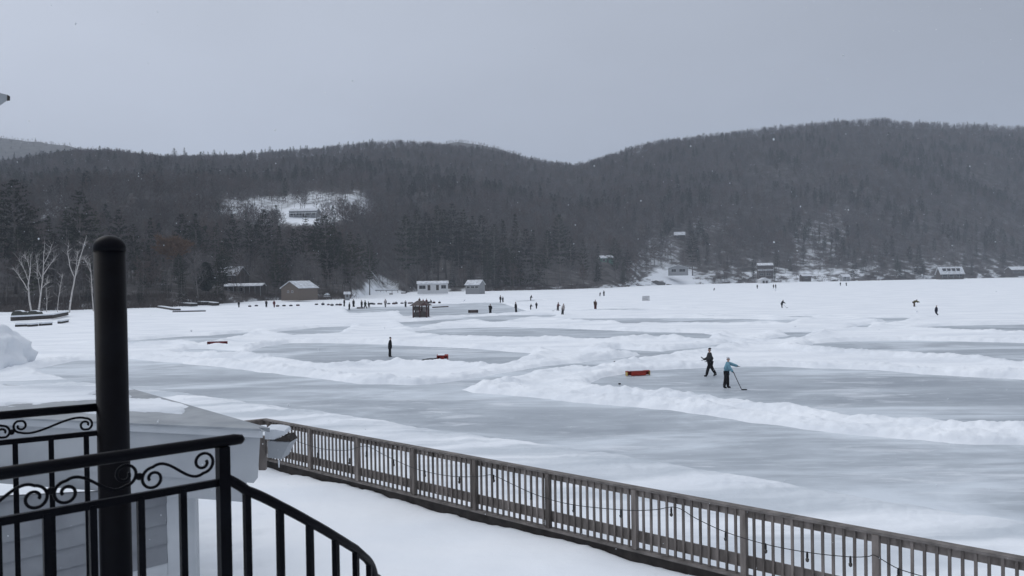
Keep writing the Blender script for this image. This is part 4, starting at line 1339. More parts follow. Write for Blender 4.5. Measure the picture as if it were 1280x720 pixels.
# treads below the frame, carried by the post
for k in range(9):
    a0 = pa[0] + .1 + k * .42; z = float(np.interp(a0 + .2, pa, pzv)) - 1.02 if a0 + .2 < pa[-1] else float(pzv[-1]) - 1.02 - (a0 + .2 - pa[-1]) * .5
    mb = MB(); poly = [Vector((CCX, CCY, z))] + [ring(a0 + .42 * i / 4, z) for i in range(5)]
    mb.prism(poly, (0, 0, -.03)); sb(mb, 'tread', smooth=False)

# ================================================================== BUILDINGS on the far shore
def cl(name, c, r=.8, **k): return mat(name, c, r, **k)


TAN = cl('tan_boards', (0.165, 0.135, 0.112)); WHITEP = cl('white_paint', (0.62, 0.63, 0.64)); GREYB = cl('grey_boards', (0.28, 0.29, 0.30)); DARKB = cl('dark_boards', (0.07, 0.062, 0.058))
BROWNB = cl('brown_boards', (0.13, 0.10, 0.085)); GREENB = cl('green_boards', (0.10, 0.19, 0.15)); PANE = mat('dark_glass', (0.03, 0.033, 0.037), .15, spec=.5); STONE = cl('grey_stone', (0.25, 0.24, 0.235))
THINSNOW = mat('thin_roof_snow', (0.70, 0.73, 0.77), .8, (0.42, 0.43, 0.45), .9, 0.2, spec=.1)


def house(name, label, cat, x0, x1, ybase, Y, wall_h, roof_h, wallm, depth=5.0, yaw=0.0, gable_front=False, roofm=None, over=.35, openings=(), chimney=None, group=None, zfix=None, dormers=0, porch=None):
    """x0..x1 picture columns of the front wall; openings: (kind, u0, u1, v0, v1) as fractions of the front"""
    roofm = roofm or THINSNOW
    a = dp(x0, ybase, Y); b = dp(x1, ybase, Y); wd = (b - a).length
    c = (a + b) / 2
    zb = max(a.z, float(terrain((x0 + x1) / 2, Y)) - .25) if zfix is None else zfix
    o = thing(name, label, cat, (c.x, c.y, zb), yaw, group)
    w2 = wd / 2; H = wall_h
    mb = MB()
    if gable_front:
        mb.prism([(-w2, 0, -1.5), (w2, 0, -1.5), (w2, 0, H), (0, 0, H + roof_h), (-w2, 0, H)], (0, depth, 0))
    else:
        mb.prism([(-w2, 0, -1.5), (-w2, depth, -1.5), (-w2, depth, H), (-w2, depth / 2, H + roof_h), (-w2, 0, H)], (wd, 0, 0))
    mb.build('wall', wallm, o)
    mb = MB(); t = .22
    if gable_front:
        k = roof_h / w2
        for sgn in (-1, 1):
            e = Vector((sgn * (w2 + over), -over, H - over * k + .02)); r = Vector((0, -over, H + roof_h + .02))
            mb.prism([e, r, r + Vector((0, 0, t)), e + Vector((0, 0, t))] if sgn < 0 else [r, e, e + Vector((0, 0, t)), r + Vector((0, 0, t))], (0, depth + 2 * over, 0))
    else:
        k = roof_h / (depth / 2)
        for y0_, y1_ in ((-over, depth / 2), (depth + over, depth / 2)):
            e = Vector((-w2 - over, y0_, H - over * k + .02)); r = Vector((-w2 - over, y1_, H + roof_h + .02))
            mb.prism([e, r, r + Vector((0, 0, t)), e + Vector((0, 0, t))], (wd + 2 * over, 0, 0))
    rf = mb.build('roof', roofm, o)
    if chimney is not None:
        mb = MB(); mb.box((chimney - .35, depth * .5 - .35, H + roof_h - .4), (chimney + .35, depth * .5 + .35, H + roof_h + 1.1)); mb.build('chimney', STONE, rf)
    for d in range(dormers):
        x = (d - (dormers - 1) / 2) * wd * .62 / max(dormers - 1, 1)
        mb = MB(); zc = H + roof_h * .38; yc = depth / 2 * .30
        mb.box((x - wd * .062, yc, zc), (x + wd * .062, depth / 2, zc + roof_h * .42)); dm = mb.build('dormer', DARKB, rf)
        mb = MB(); mb.box((x - wd * .045, yc - .03, zc + .15), (x + wd * .045, yc - .005, zc + roof_h * .38)); mb.build('pane', PANE, dm)
    for kind, u0, u1, v0, v1 in openings:
        xa, xb = -w2 + u0 * wd, -w2 + u1 * wd; za, zb_ = v0 * H, v1 * H
        if kind == 'door':
            mb = MB(); mb.box((xa, -.05, max(za, .02)), (xb, -.006, zb_)); d = mb.build('door', DARKB, o)
            mb = MB(); mb.box((xa + (xb - xa) * .8, -.1, (za + zb_) / 2 - .05), (xa + (xb - xa) * .9, -.052, (za + zb_) / 2 + .05)); mb.build('handle', BLACKRUB, d)
        else:
            mb = MB(); f = .08
            for q in ((xa - f, za - f, xb + f, za), (xa - f, zb_, xb + f, zb_ + f), (xa - f, za, xa, zb_), (xb, za, xb + f, zb_), ((xa + xb) / 2 - .03, za, (xa + xb) / 2 + .03, zb_)):
                mb.box((q[0], -.06, q[1]), (q[2], -.006, q[3]))
            wn = mb.build('window', WHITEP if wallm is not WHITEP else GREYB, o)
            mb = MB(); mb.box((xa, -.03, za), (xb, -.008, zb_)); mb.build('pane', PANE, wn)
    if porch:
        pd, pn, ph = porch
        mb = MB(); mb.prism([(-w2 - .3, -pd, ph - .25), (-w2 - .3, -.02, ph + .15), (-w2 - .3, -.02, ph + .38), (-w2 - .3, -pd, ph - .02)], (wd + .6, 0, 0)); mb.build('porch_roof', roofm, o)
        for k in range(pn):
            x = -w2 + wd * k / (pn - 1); mb = MB(); mb.box((x - .09, -pd + .08, -1.0), (x + .09, -pd + .26, ph - .2)); mb.build('porch_post', WHITEP if wallm is not DARKB else GREYB, o)
    return o


house('cabin', 'tan wooden cabin with a snowy gable roof and two small square windows', 'cabin', 348, 377, 370.3, 268, 2.6, 2.1, TAN, 9, R_(-28), True, openings=[('window', .36, .44, .42, .66), ('window', .60, .68, .42, .66)])
house('shed', 'long low white shed with dark doorways under a snowy roof', 'shed', 522, 560, 363.2, 352, 2.9, .9, WHITEP, 4.5, R_(6), openings=[('window', .06, .26, .25, .72), ('door', .33, .42, 0, .78), ('door', .61, .70, 0, .78), ('window', .78, .93, .25, .72)])
house('shed', 'small grey gabled shed with white trim and a snowy roof', 'shed', 581, 600, 363.6, 350, 2.6, 1.8, GREYB, 5.5, R_(-24), openings=[('window', .10, .30, .4, .75), ('window', .42, .62, .4, .75), ('window', .72, .9, .4, .75)])
house('lodge', 'long open fronted lodge with pale posts and a thin snowy roof', 'lodge', 281, 327, 377, 292, 2.7, .8, DARKB, 6, R_(4), openings=[('door', .12, .2, 0, .8), ('window', .35, .5, .3, .8), ('door', .7, .78, 0, .8)], porch=(2.2, 8, 2.9))
house('house', 'dark house with a steep snowy gable behind the bushy evergreen', 'house', 268, 298, 358, 318, 3.0, 3.2, DARKB, 8, R_(-15), openings=[('window', .2, .35, .3, .7), ('window', .6, .75, .3, .7)], chimney=2.0)
zt = float(terrain(378, HY)); hzs = HY / 455
house('house', 'wide grey house with a flat snowy roof in the hillside clearing', 'house', 361, 396, 273, HY, 3.4 * hzs, 1.5 * hzs, GREYB, 9, R_(-4), openings=[('window', .05, .22, .35, .8), ('window', .28, .46, .35, .8), ('door', .5, .57, 0, .75), ('window', .62, .8, .35, .8), ('window', .85, .96, .35, .8)], porch=(2.2, 6, 2.6), zfix=zt + .3)
house('hut', 'tiny white hut at the foot of the dark pine beside the launch slope', 'hut', 431, 437, 371.5, 275, 1.1, .5, GREYB, 1.6, R_(10), openings=[('door', .35, .65, 0, .8)])
house('cottage', 'small green cottage above the bright snowbank', 'cottage', 751, 767, 341, 570, 3.2, 1.6, GREENB, 6, R_(5), openings=[('window', .15, .35, .35, .75), ('door', .5, .62, 0, .8)], zfix=None)
house('cottage', 'white fronted cottage with dark windows right of the green cottage', 'cottage', 836, 860, 342, 600, 4.0, 2.2, GREYB, 7, R_(-8), True, openings=[('window', .15, .38, .3, .8), ('window', .55, .85, .3, .8)])
house('cottage', 'dark cottage with a bright slanting snowy roof high among the trees', 'cottage', 843, 856, 297, CY, 4.0, 2.6, DARKB, 7, R_(-12), openings=[('window', .2, .45, .3, .8)], zfix=float(terrain(850, CY)))
house('house', 'tall dark house with a snowy roof above the boathouse', 'house', 948, 966, 346, 622, 8.6, 1.6, DARKB, 8, R_(-10), openings=[('window', .12, .36, .12, .3), ('window', .55, .85, .12, .3), ('window', .12, .36, .5, .7), ('window', .55, .85, .5, .7)], porch=(1.6, 3, 5.0))
house('boathouse', 'low white boathouse by the ice below the tall dark house', 'boathouse', 951, 962, 354.2, 596, 2.6, 1.3, WHITEP, 6, R_(4), True, openings=[('door', .2, .45, 0, .75), ('door', .55, .8, 0, .75)])
house('cottage', 'low dark lakeside cottage with a bright strip of roof snow', 'cottage', 1003, 1014, 349.5, 640, 2.8, 1.4, DARKB, 6, R_(3), openings=[('window', .3, .6, .3, .75)])
house('cottage', 'pale cottage with two snowy roof bands by the shore spruce', 'cottage', 1053, 1062, 349.6, 650, 2.8, 1.3, GREYB, 6, R_(-5), openings=[('window', .3, .6, .3, .75)], porch=(1.5, 3, 2.4))
house('house', 'lake house with a steep white roof pierced by a row of dormers', 'house', 1177, 1204, 347, 660, 3.2, 5.2, DARKB, 10, R_(-6), openings=[('window', .08, .28, .2, .8), ('window', .38, .6, .2, .8), ('window', .7, .92, .2, .8)], dormers=4, porch=(2.4, 5, 3.0), over=.8)
house('house', 'dark house half out of view at the right edge of the shore', 'house', 1264, 1292, 343, 740, 4.2, 2.6, DARKB, 9, R_(4), openings=[('window', .1, .3, .3, .75), ('window', .4, .6, .3, .75)])

# guard rail and road above the launch slope
gY = 392
gr = dp(447, 359, gY); zz = float(terrain(472, gY))
g_ = thing('guard_rail', 'white snow topped guard rail along the road above the launch slope', 'guard rail', (gr.x, gY, zz))
w_ = dp(497, 355, gY).x - gr.x
mb = MB(); mb.box((0, -.1, .55), (w_, .1, 1.0)); mb.build('rail_board', GREYB, g_)
mb = MB(); mb.box((-.05, -.16, 1.003), (w_ + .05, .16, 1.22)); mb.build('snow_cap', CAPSNOW, g_)
for k in range(8):
    x = w_ * k / 7; mb = MB(); mb.box((x - .1, .11, -.6), (x + .1, .3, .98)); mb.build('post', DARKB, g_)

# dock sections, log wall, boats, rocks at the shore
def slab_pts(x0, y0, x1, y1, Y0, Y1): return dp(x0, y0, Y0), dp(x1, y1, Y1)


def dock(label, x0, y0, x1, y1, h=.35, w=1.6, lift=0.0):
    a, b = gp(x0, y0, 0), gp(x1, y1, 0); c = (a + b) / 2; d = b - a; L_ = d.length
    o = thing('dock_section', label, 'dock', (c.x, c.y, lift), math.atan2(d.y, d.x), 'dock sections pulled up by the left shore')
    mb = MB(); 
    for yy in (-w / 2, w / 2 - .1): mb.box((-L_ / 2, yy, .02), (L_ / 2, yy + .1, h))
    for k in range(6):
        x = -L_ / 2 + (L_ - .12) * k / 5; mb.box((x, -w / 2 + .103, .04), (x + .12, w / 2 - .103, h - .04))
    mb.build('frame', WOODDARK, o)
    mb = MB(); n = max(6, int(L_ / .25))
    for k in range(n):
        x = -L_ / 2 + L_ * k / n; mb.box((x, -w / 2 - .04, h + .003), (x + L_ / n - .03, w / 2 + .04, h + .05))
    mb.build('planks', DARKB, o)
    mb = MB(); mb.prism([(-L_ / 2 + .1, -w * .32, h + .053), (L_ / 2 - .15, -w * .36, h + .053), (L_ / 2 - .1, w * .45, h + .053), (-L_ / 2 + .2, w * .42, h + .053)], (0, 0, .16)); mb.build('snow_cap', CAPSNOW, o)


dock('dark dock section slanting down to the ice right of the black post', 199, 384.8, 222, 388.6, .4, 1.4)
dock('flat dock section lying farthest out on the ice', 216, 390.6, 257, 389.6, .22, 1.2)
dock('snowy dock section stacked left under the bushy evergreen', 227, 382.6, 243, 383.6, .7, 1.8, .15)
dock('snowy dock section stacked in the middle under the bushy evergreen', 242, 381, 257, 382, .8, 1.8, .2)
dock('snowy dock section stacked right under the bushy evergreen', 256, 380.8, 270, 382.6, .7, 1.8, .15)

wl = thing('log_wall', 'low dark log wall topped with snow beside the birches', 'wall', tuple(gp(14, 402, 0)))
o0 = Vector(wl.location)
for nm, segs, zb, zt_ in (('upper_log', [(14, 399, 34, 398), (34, 398, 64, 396), (64, 396, 84, 391.5)], .25, .95), ('lower_log', [(19, 405, 34, 404.5), (36, 405, 46, 404), (50, 403.8, 64, 402.8), (74, 401, 84, 399)], -.1, .38)):
    mb, sn = MB(), MB()
    for x0, y0, x1, y1 in segs:
        a = gp(x0, y0 + 4, 0) - o0; b = gp(x1, y1 + 4, 0) - o0
        a.z = b.z = 0
        mb.beam(a + Vector((0, 0, (zb + zt_) / 2)), b + Vector((0, 0, (zb + zt_) / 2)), .5, zt_ - zb)
        sn.beam(a + Vector((0, .1, zt_ + .13)), b + Vector((0, .1, zt_ + .13)), .66, .25)
    mb.build(nm, WOODDARK, wl); sn.build('snow_cap', CAPSNOW, wl)
BUND = cl('dark_olive_cover', (0.055, 0.06, 0.05))
for x, lab in ((22, 'dark rounded bundle behind the log wall, nearer the left edge'), (41, 'dark rounded bundle behind the log wall, by the leaning birch trunk')):
    p = gp(x, 397.5, 0.2); mb = MB(); n = 14
    for k in range(2):
        pass
    poly = [(-1.25, 0, -.3), (1.25, 0, -.3), (1.25, 0, .75), (1.05, 0, 1.15), (.6, 0, 1.36), (0, 0, 1.42), (-.6, 0, 1.38), (-1.05, 0, 1.15), (-1.25, 0, .7)]
    t = thing('covered_bundle', lab, 'bundle', (p.x, p.y, .15), R_(4), 'rounded bundles behind the log wall')
    mb.prism(poly, (0, 1.6, 0)); mb.build('cover', BUND, t)
    mb = MB(); mb.prism([(-.95, .15, 1.2), (-.5, .15, 1.43), (0, .15, 1.45), (.55, .15, 1.41), (.9, .15, 1.22), (.5, .15, 1.5), (0, .15, 1.55), (-.5, .15, 1.5)], (0, 1.3, 0)); mb.build('snow_cap', CAPSNOW, t)


def boat(label, px, py, L_, yaw, m, snow=True):
    p = gp(px, py, 0); z = max(float(terrain(px, p.y)) if p.y > shore_Y(px) else .1, .1)
    o = thing('overturned_boat', label, 'boat', (p.x, p.y, z), yaw, 'boats turned over on the snow'); mb = MB()
    n = 12; rows_ = []
    for i in range(n + 1):
        t = i / n; x = (t - .5) * L_; wd = .72 * (math.sin(math.pi * min(t * .62 + .30, 1)) ** .8 if t < .999 else .05); rows_.append([(x, wd * math.cos(a), .55 * math.sin(a) * (.8 + .2 * wd)) for a in [math.pi * j / 8 for j in range(9)]])
    for i in range(n):
        for j in range(8): mb.face([rows_[i][j], rows_[i + 1][j], rows_[i + 1][j + 1], rows_[i][j + 1]])
    mb.face(rows_[0]); mb.face(list(reversed(rows_[-1]))); mb.build('hull', m, o)
    mb = MB()
    for i in range(2, n - 1):
        for j in range(3, 5): mb.face([Vector(q) + Vector((0, 0, .06)) for q in (rows_[i][j], rows_[i + 1][j], rows_[i + 1][j + 1], rows_[i][j + 1])])
    if snow: mb.build('snow_cap', CAPSNOW, o)


boat('dark rowboat turned over on the launch slope left of the white shed', 504.5, 367.2, 2.6, R_(8), DARKB)
boat('snowy rowboat turned over just right of the tan cabin', 396, 372.3, 3.0, R_(15), DARKB)
boat('small dark canoe turned over low on the launch slope', 489, 368.3, 1.6, R_(0), DARKB, False)
pt = gp(409, 373.5, 0.3); t = thing('picnic_table', 'snow laden picnic table between the tan cabin and the dark pine', 'table', (pt.x, pt.y, .5), R_(10))
mb = MB(); mb.box((-1, -.4, .95), (1, .4, 1.02)); mb.build('tabletop', DARKB, t)
mb = MB(); mb.box((-.9, -.36, 1.023), (.9, .36, 1.5)); mb.box((-.5, -.3, 1.503), (.5, .3, 1.85)); mb.build('snow_cap', CAPSNOW, t)
for sy in (-.75, .75):
    mb = MB(); mb.box((-1.2, sy - .15, .45), (1.2, sy + .15, .5)); b_ = mb.build('bench', DARKB, t); mb = MB(); mb.box((-1.1, sy - .14, .503), (1.1, sy + .14, .72)); mb.build('snow_cap', CAPSNOW, b_)
for sx in (-.8, .8):
    mb = MB(); mb.beam((sx, -.8, -.5), (sx, .1, .95), .08, .08); mb.beam((sx + .085, .8, -.5), (sx + .085, -.1, .95), .08, .08); mb.build('leg', DARKB, t)


def rock(label, px, py, r, Y=None, seed=0, snow=True):
    p = gp(px, py, 0) if Y is None else dp(px, py, Y)
    bm = bmesh.new(); bmesh.ops.create_icosphere(bm, subdivisions=3, radius=1); rnd = random.Random(seed); o3 = Vector((seed * 3.1, 2.2, 5))
    from mathutils import noise as mn
    for v in bm.verts:
        k = 1 + .45 * mn.noise(v.co * 1.1 + o3) + .16 * mn.noise(v.co * 3 + o3)
        v.co = Vector((v.co.x * r[0] * k, v.co.y * r[1] * k, v.co.z * r[2] * k))
    me = bpy.data.meshes.new('rock'); bm.to_mesh(me); bm.free(); me.materials.append(ROCK)
    o = bpy.data.objects.new('shore_rock', me); COL.objects.link(o); o.location = p; tag(o, label, 'rock')


rock('dark rounded boulder at the foot of the bright snowbank', 822, 355.3, (5.0, 2.5, 2.6), 585, 1)
rock('small dark rock at the water line left of the boulder', 812, 357, (2.2, 1.5, .9), 580, 2)
rock('low dark rock at the water line right of the boulder', 836, 356.8, (2.5, 1.5, 1.0), 590, 3)
rock('broad dark ledge rock at the dark shore left of the bright snowbank', 800, 358, (4.5, 1.5, .8), 560, 4)

# ================================================================== ON THE ICE: warming shelter, goals, bags
SHW = mat('red_brown_stain', (0.10, 0.055, 0.052), .8, (0.055, 0.033, 0.033), 3); SHR = mat('brown_shingles', (0.12, 0.095, 0.09), .9, (0.07, 0.058, 0.056), 4)
NOTE = mat('pale_notice_board', (0.5, 0.47, 0.46), .8)
k0_ = gp(525, 397.6, 0); ks = thing('ice_shelter', 'small red brown wooden shelter with a hipped roof standing on the ice', 'shelter', (k0_.x, k0_.y, .0), R_(-8))
S = k0_.y / FPX
x_l, x_m, x_r = -8.6 * S, -.2 * S, 8.6 * S; hk = 15.5 * S; dpt = 1.5
for x in (x_l, x_m, x_r):
    for yy in (0, dpt):
        mb = MB(); mb.box((x - .1, yy - .1, -.05), (x + .1, yy + .1, hk)); mb.build('post', SHW, ks)
for z0, z1 in ((.32 * hk - .5, .32 * hk + .32), (.62 * hk, .62 * hk + .72)):
    mb = MB(); mb.box((x_l + .102, -.03, z0), (x_m - .102, .03, z1)); mb.build('panel', DARKB, ks)
mb = MB(); mb.box((x_m + .102, -.03, .32 * hk - .5), (x_r - .102, .03, .32 * hk + .45)); mb.build('panel', DARKB, ks)
mb = MB(); mb.box((x_m + .102, dpt - .03, .1), (x_r - .102, dpt + .03, hk - .2)); mb.build('back_board', NOTE, ks)
mb = MB(); mb.box((x_l + .102, dpt - .03, .1), (x_m - .102, dpt + .03, hk - .2)); mb.build('back_board', NOTE, ks)
mb = MB(); a = 12.2 * S; rl = 4.8 * S; rh = 6.2 * S
e = [(-a, -.7, hk), (a, -.7, hk), (a, dpt + .7, hk), (-a, dpt + .7, hk)]; r1, r2 = (-rl, dpt / 2, hk + rh), (rl * .9, dpt / 2, hk + rh)
mb.face([e[0], e[1], r2, r1]); mb.face([e[1], e[2], r2]); mb.face([e[2], e[3], r1, r2]); mb.face([e[3], e[0], r1]); mb.face([e[3], e[2], e[1], e[0]])
mb.build('roof', SHR, ks)
mb = MB(); mb.prism([(1.0 * S, -.72, hk + .02), (11.5 * S, -.72, hk + .02), (7.0 * S, -.72, hk + 4.6 * S)], (0, .9, 0)); mb.build('gable', SHW, ks)

GRED = mat('red_painted_board', (0.34, 0.03, 0.018), .6, (0.22, 0.02, 0.014), 6); GORANGE = mat('pale_end_board', (0.50, 0.36, 0.12), .7); GDARK = mat('dark_red_board', (0.17, 0.025, 0.03), .7)
GBROWN = mat('brown_goal_board', (0.10, 0.075, 0.072), .8)


def goal(label, px, py, wpx, m, h=.27, rz=None, tip=0.0, ends=None, slope=0.0):
    """low pond hockey goal: a long box with a slot at each end and netting between"""
    p = sp_(px, py); L_ = wpx / FPX * p.y
    o = thing('pond_hockey_goal', label, 'goal', (p.x, p.y, p.z + (.16 if py < 440 else .03)), rz if rz is not None else 0, 'low pond hockey goals on the ice')
    o.rotation_euler.x = tip
    d = .32; sl_ = .30
    mb = MB(); mb.box((-L_ / 2, .0, h - .045), (L_ / 2, d, h)); mb.build('top_board', m, o)
    mb = MB(); mb.box((-L_ / 2 + sl_, .0, .0), (L_ / 2 - sl_, .04, h - .047)); mb.build('front_board', m, o)
    mb = MB(); mb.box((-L_ / 2, d - .04, .0), (L_ / 2, d - .002, h - .047)); mb.build('back_board', m, o)
    for s in (-1, 1):
        mb = MB(); x = s * L_ / 2; mb.box((min(x, x - s * .04), .001, 0), (max(x, x - s * .04), d - .042, h - .047)); mb.build('end_board', ends or m, o)
    mb = MB(); mb.box((-L_ * .42, .03, h + .003), (L_ * .2, d - .03, h + .05)); mb.build('snow_cap', CAPSNOW, o)
    return o


goal('bright red pond hockey goal nearest to the two players', 798.5, 470, 31, GRED, .30, R_(14), ends=GORANGE)
goal('thin dark red pond hockey goal on the snow behind the black post', 271.5, 434, 24, GDARK, .27, R_(10))
goal('red pond hockey goal tipped up behind the man in black', 553, 450.3, 14, GRED, .36, R_(-4), .25)
goal('brown pond hockey goal left of the lone dark skater on the far rink', 591.5, 392.2, 12.5, GBROWN, .55, R_(0))
goal('brown pond hockey goal at the edge of the far left rink', 450, 386.6, 8, GBROWN, .3, R_(0))
mb = MB(); a, b_ = gp(541, 384.9, 0), gp(560, 383.8, 0)
t = thing('wooden_plank', 'long grey plank lying on the rink right of the shelter', 'plank', tuple(a)); mb.beam((0, 0, .14), (b_ - a) + Vector((0, 0, .14)), .35, .22); mb.build('board', GBROWN, t)
# things lying by the tipped goal
p = sp_(540, 450.2); t = thing('jacket_heap', 'dark heap of clothing on the snow beside the tipped red goal', 'clothing', tuple(p))
mb = MB(); mb.ball((-.1, 0, .03), (.55, .25, .13), 12, 6); mb.ball((.35, .05, .05), (.3, .2, .14), 10, 6); mb.ball((-.6, 0, .02), (.25, .14, .07), 10, 6); mb.build('cloth', cl('dark_cloth', (0.02, 0.02, 0.028)), t, True)
for (px, py, lab) in ((768.3, 453.5, 'black puck stuck on the snowbank above the red goal'), (774.5, 481, 'black puck lying on the ice below the red goal')):
    p = sp_(px, py) + Vector((0, 0, .05)); mb = MB(); mb.tube([(0, 0, -.02), (0, 0, .05)], .075, 16)
    o = mb.build('puck', BLACKRUB, None, False, tuple(p)); tag(o, lab, 'puck'); o.rotation_euler.x = .9 if py < 460 else 0

# ploughed heap of snow at the left edge
p = sp_(-30, 460); bm = bmesh.new(); bmesh.ops.create_icosphere(bm, subdivisions=5, radius=1)
from mathutils import noise as mnz
for v in bm.verts:
    c = v.co.copy(); k = 1 + .22 * mnz.noise(c * 1.6 + Vector((3, 1, 7))) + .09 * mnz.noise(c * 5) + .04 * mnz.noise(c * 13)
    lump = 1 + .25 * mnz.noise(c * 2.7 + Vector((9, 4, 1))); v.co = Vector((c.x * 3.6 * k * lump, c.y * 4.2 * k, c.z * 3.9 * k))
me = bpy.data.meshes.new('snow_heap'); bm.to_mesh(me); bm.free(); me.materials.append(SNOW); me.polygons.foreach_set('use_smooth', [True] * len(me.polygons))
o = bpy.data.objects.new('snow_heap', me); COL.objects.link(o); o.location = p; tag(o, 'tall ploughed heap of snow cut off by the left edge of the view', 'snow heap')

# big hockey net far out on the snow
p = sp_(807.5, 375.8); n_ = thing('hockey_net', 'grey hockey net standing alone far out on the snow', 'hockey net', tuple(p), R_(0))
NETP = mat('grey_net_pipe', (0.35, 0.36, 0.38), .5)
mb = MB(); w2 = .92
mb.tube([(-w2, 0, 0), (-w2, 0, 1.2), (w2, 0, 1.2), (w2, 0, 0)], .05, 8); mb.tube([(-w2, 0, 0), (-w2 * .8, 1.0, 0), (w2 * .8, 1.0, 0), (w2, 0, 0)], .04, 8); mb.build('frame', NETP, n_, True)
mb = MB()
for k in range(22):
    t_ = k / 21; x = -w2 + 2 * w2 * t_; mb.tube([(x, 0, 1.2), (x * .85, .7, .6), (x * .8, 1.0, 0)], .022, 3, cap=False)
for k in range(12):
    t_ = k / 11
    for s in (-1, 1): mb.tube([(s * w2, 0, 1.2 * t_), (s * w2 * .8, 1.0 - .9 * t_, 1.2 * t_)], .022, 3, cap=False)
    mb.tube([(-w2 * .8, 1.0 - .8 * t_, 1.2 * t_), (w2 * .8, 1.0 - .8 * t_, 1.2 * t_)], .022, 3, cap=False)
mb.build('netting', NETP, n_)

# row of gear bags along the rink edge
BAGM = [cl('black_bag_cloth', (0.02, 0.02, 0.022)), cl('navy_bag_cloth', (0.02, 0.024, 0.04)), cl('maroon_bag_cloth', (0.05, 0.018, 0.022))]


def bag_mesh():
    mb = MB(); n = 10
    for i in range(n):
        x0, x1 = -.55 + 1.1 * i / n, -.55 + 1.1 * (i + 1) / n
    def ringp(x, k): return [(x, .26 * k * math.cos(a), .22 + .22 * k * math.sin(a)) for a in [2 * math.pi * j / 10 for j in range(10)]]
    prof = [(-.58, .05), (-.56, .55), (-.48, .9), (-.2, 1.0), (.2, 1.0), (.48, .9), (.56, .55), (.58, .05)]
    rr_ = [ringp(x, k) for x, k in prof]
    for i in range(len(rr_) - 1):
        for j in range(10): mb.face([rr_[i][j], rr_[i + 1][j], rr_[i + 1][(j + 1) % 10], rr_[i][(j + 1) % 10]])
    return mb


bag_me = [bag_mesh().mesh('bag_body', m, True) for m in BAGM]
sm_ = MB()
for x in (-.25, .25): sm_.tube([(x, -.25, .2), (x * .8, -.2, .5), (x * .3, 0, .66), (x * .8, .2, .5), (x, .25, .2)], .02, 4)
strap_me = sm_.mesh('bag_strap', BLACKRUB)
BAGS = [(312.2, 383.6), (320.4, 382.9), (347, 383.4), (355, 382.9), (363.6, 382.8), (372.4, 382.4), (395.6, 381.2), (403.7, 381.5), (410.5, 381.6), (415, 382.3), (421.3, 381.8), (425.3, 382), (464, 380.6), (466.8, 380.8),
        (473.6, 380.6), (476.3, 380.6), (486, 380.4), (492.5, 380.5), (495.3, 380.1), (502.6, 379.7), (512, 379.6), (514.8, 379.5), (536, 378.9), (542.4, 379.3), (549.4, 379.2)]
spots = ('dark gear bag on the snow between the lodge and the tan cabin', 'dark gear bag in the row right of the two people before the tan cabin', 'dark gear bag in the row left of the crowd at the rink edge', 'dark gear bag between the crowd and the shelter', 'dark gear bag on the snow right of the shelter')
for i, (x, y) in enumerate(BAGS):
    lab = spots[0] if x < 330 else spots[1] if x < 380 else spots[2] if x < 430 else spots[3] if x < 520 else spots[4]
    p = sp_(x, y)
    t = thing('gear_bag', lab, 'bag', tuple(p), random.uniform(-.5, .5), 'gear bags: ' + lab[14:])
    s = random.uniform(.75, 1.0); t.scale = (s * random.uniform(.75, 1.05), s, s * random.uniform(.9, 1.4))
    for nm, me in (('bag_body', bag_me[i % 3]), ('strap', strap_me)):
        o = bpy.data.objects.new(nm, me); COL.objects.link(o); o.parent = t

# ================================================================== PEOPLE
SKIN = mat('skin', (0.50, 0.33, 0.26), .6, (0.42, 0.27, 0.21), 8); HAIR = mat('dark_hair', (0.03, 0.022, 0.018), .8)
CLOTH = {}


def cloth(nm, c):
    if nm not in CLOTH: CLOTH[nm] = mat(nm + '_cloth', c, .9, tuple(v * .6 for v in c), 7, .3)
    return CLOTH[nm]


C_ = dict(black=(0.014, 0.014, 0.017), charcoal=(0.035, 0.036, 0.04), navy=(0.018, 0.022, 0.045), light_blue=(0.22, 0.42, 0.52), maroon=(0.10, 0.018, 0.022), brown=(0.09, 0.05, 0.035), tan=(0.30, 0.25, 0.20), olive=(0.13, 0.12, 0.05),
          red=(0.25, 0.03, 0.03), grey=(0.14, 0.145, 0.15), white=(0.70, 0.72, 0.74), pale=(0.42, 0.38, 0.37), dark_green=(0.025, 0.05, 0.035))


def skin_piece(name, verts, edges, radii, root, material, parent, sub=1):
    me = bpy.data.meshes.new(name); me.from_pydata([tuple(v) for v in verts], edges, []); me.update()
    o = bpy.data.objects.new(name, me); COL.objects.link(o)
    sk = o.modifiers.new('skin', 'SKIN'); sk.use_smooth_shade = True
    for i, r in enumerate(radii):
        d = me.skin_vertices[0].data[i]; d.radius = (r, r) if not hasattr(r, '__len__') else r; d.use_root = (i == root)
    sb_ = o.modifiers.new('sub', 'SUBSURF'); sb_.levels = sub; sb_.render_levels = sub
    dg = bpy.context.evaluated_depsgraph_get(); dg.update()
    ev_ = o.evaluated_get(dg); new = bpy.data.meshes.new_from_object(ev_)
    o.modifiers.clear(); o.data = new; bpy.data.meshes.remove(me); new.name = name
    new.materials.clear(); new.materials.append(material); o.parent = parent
    return o


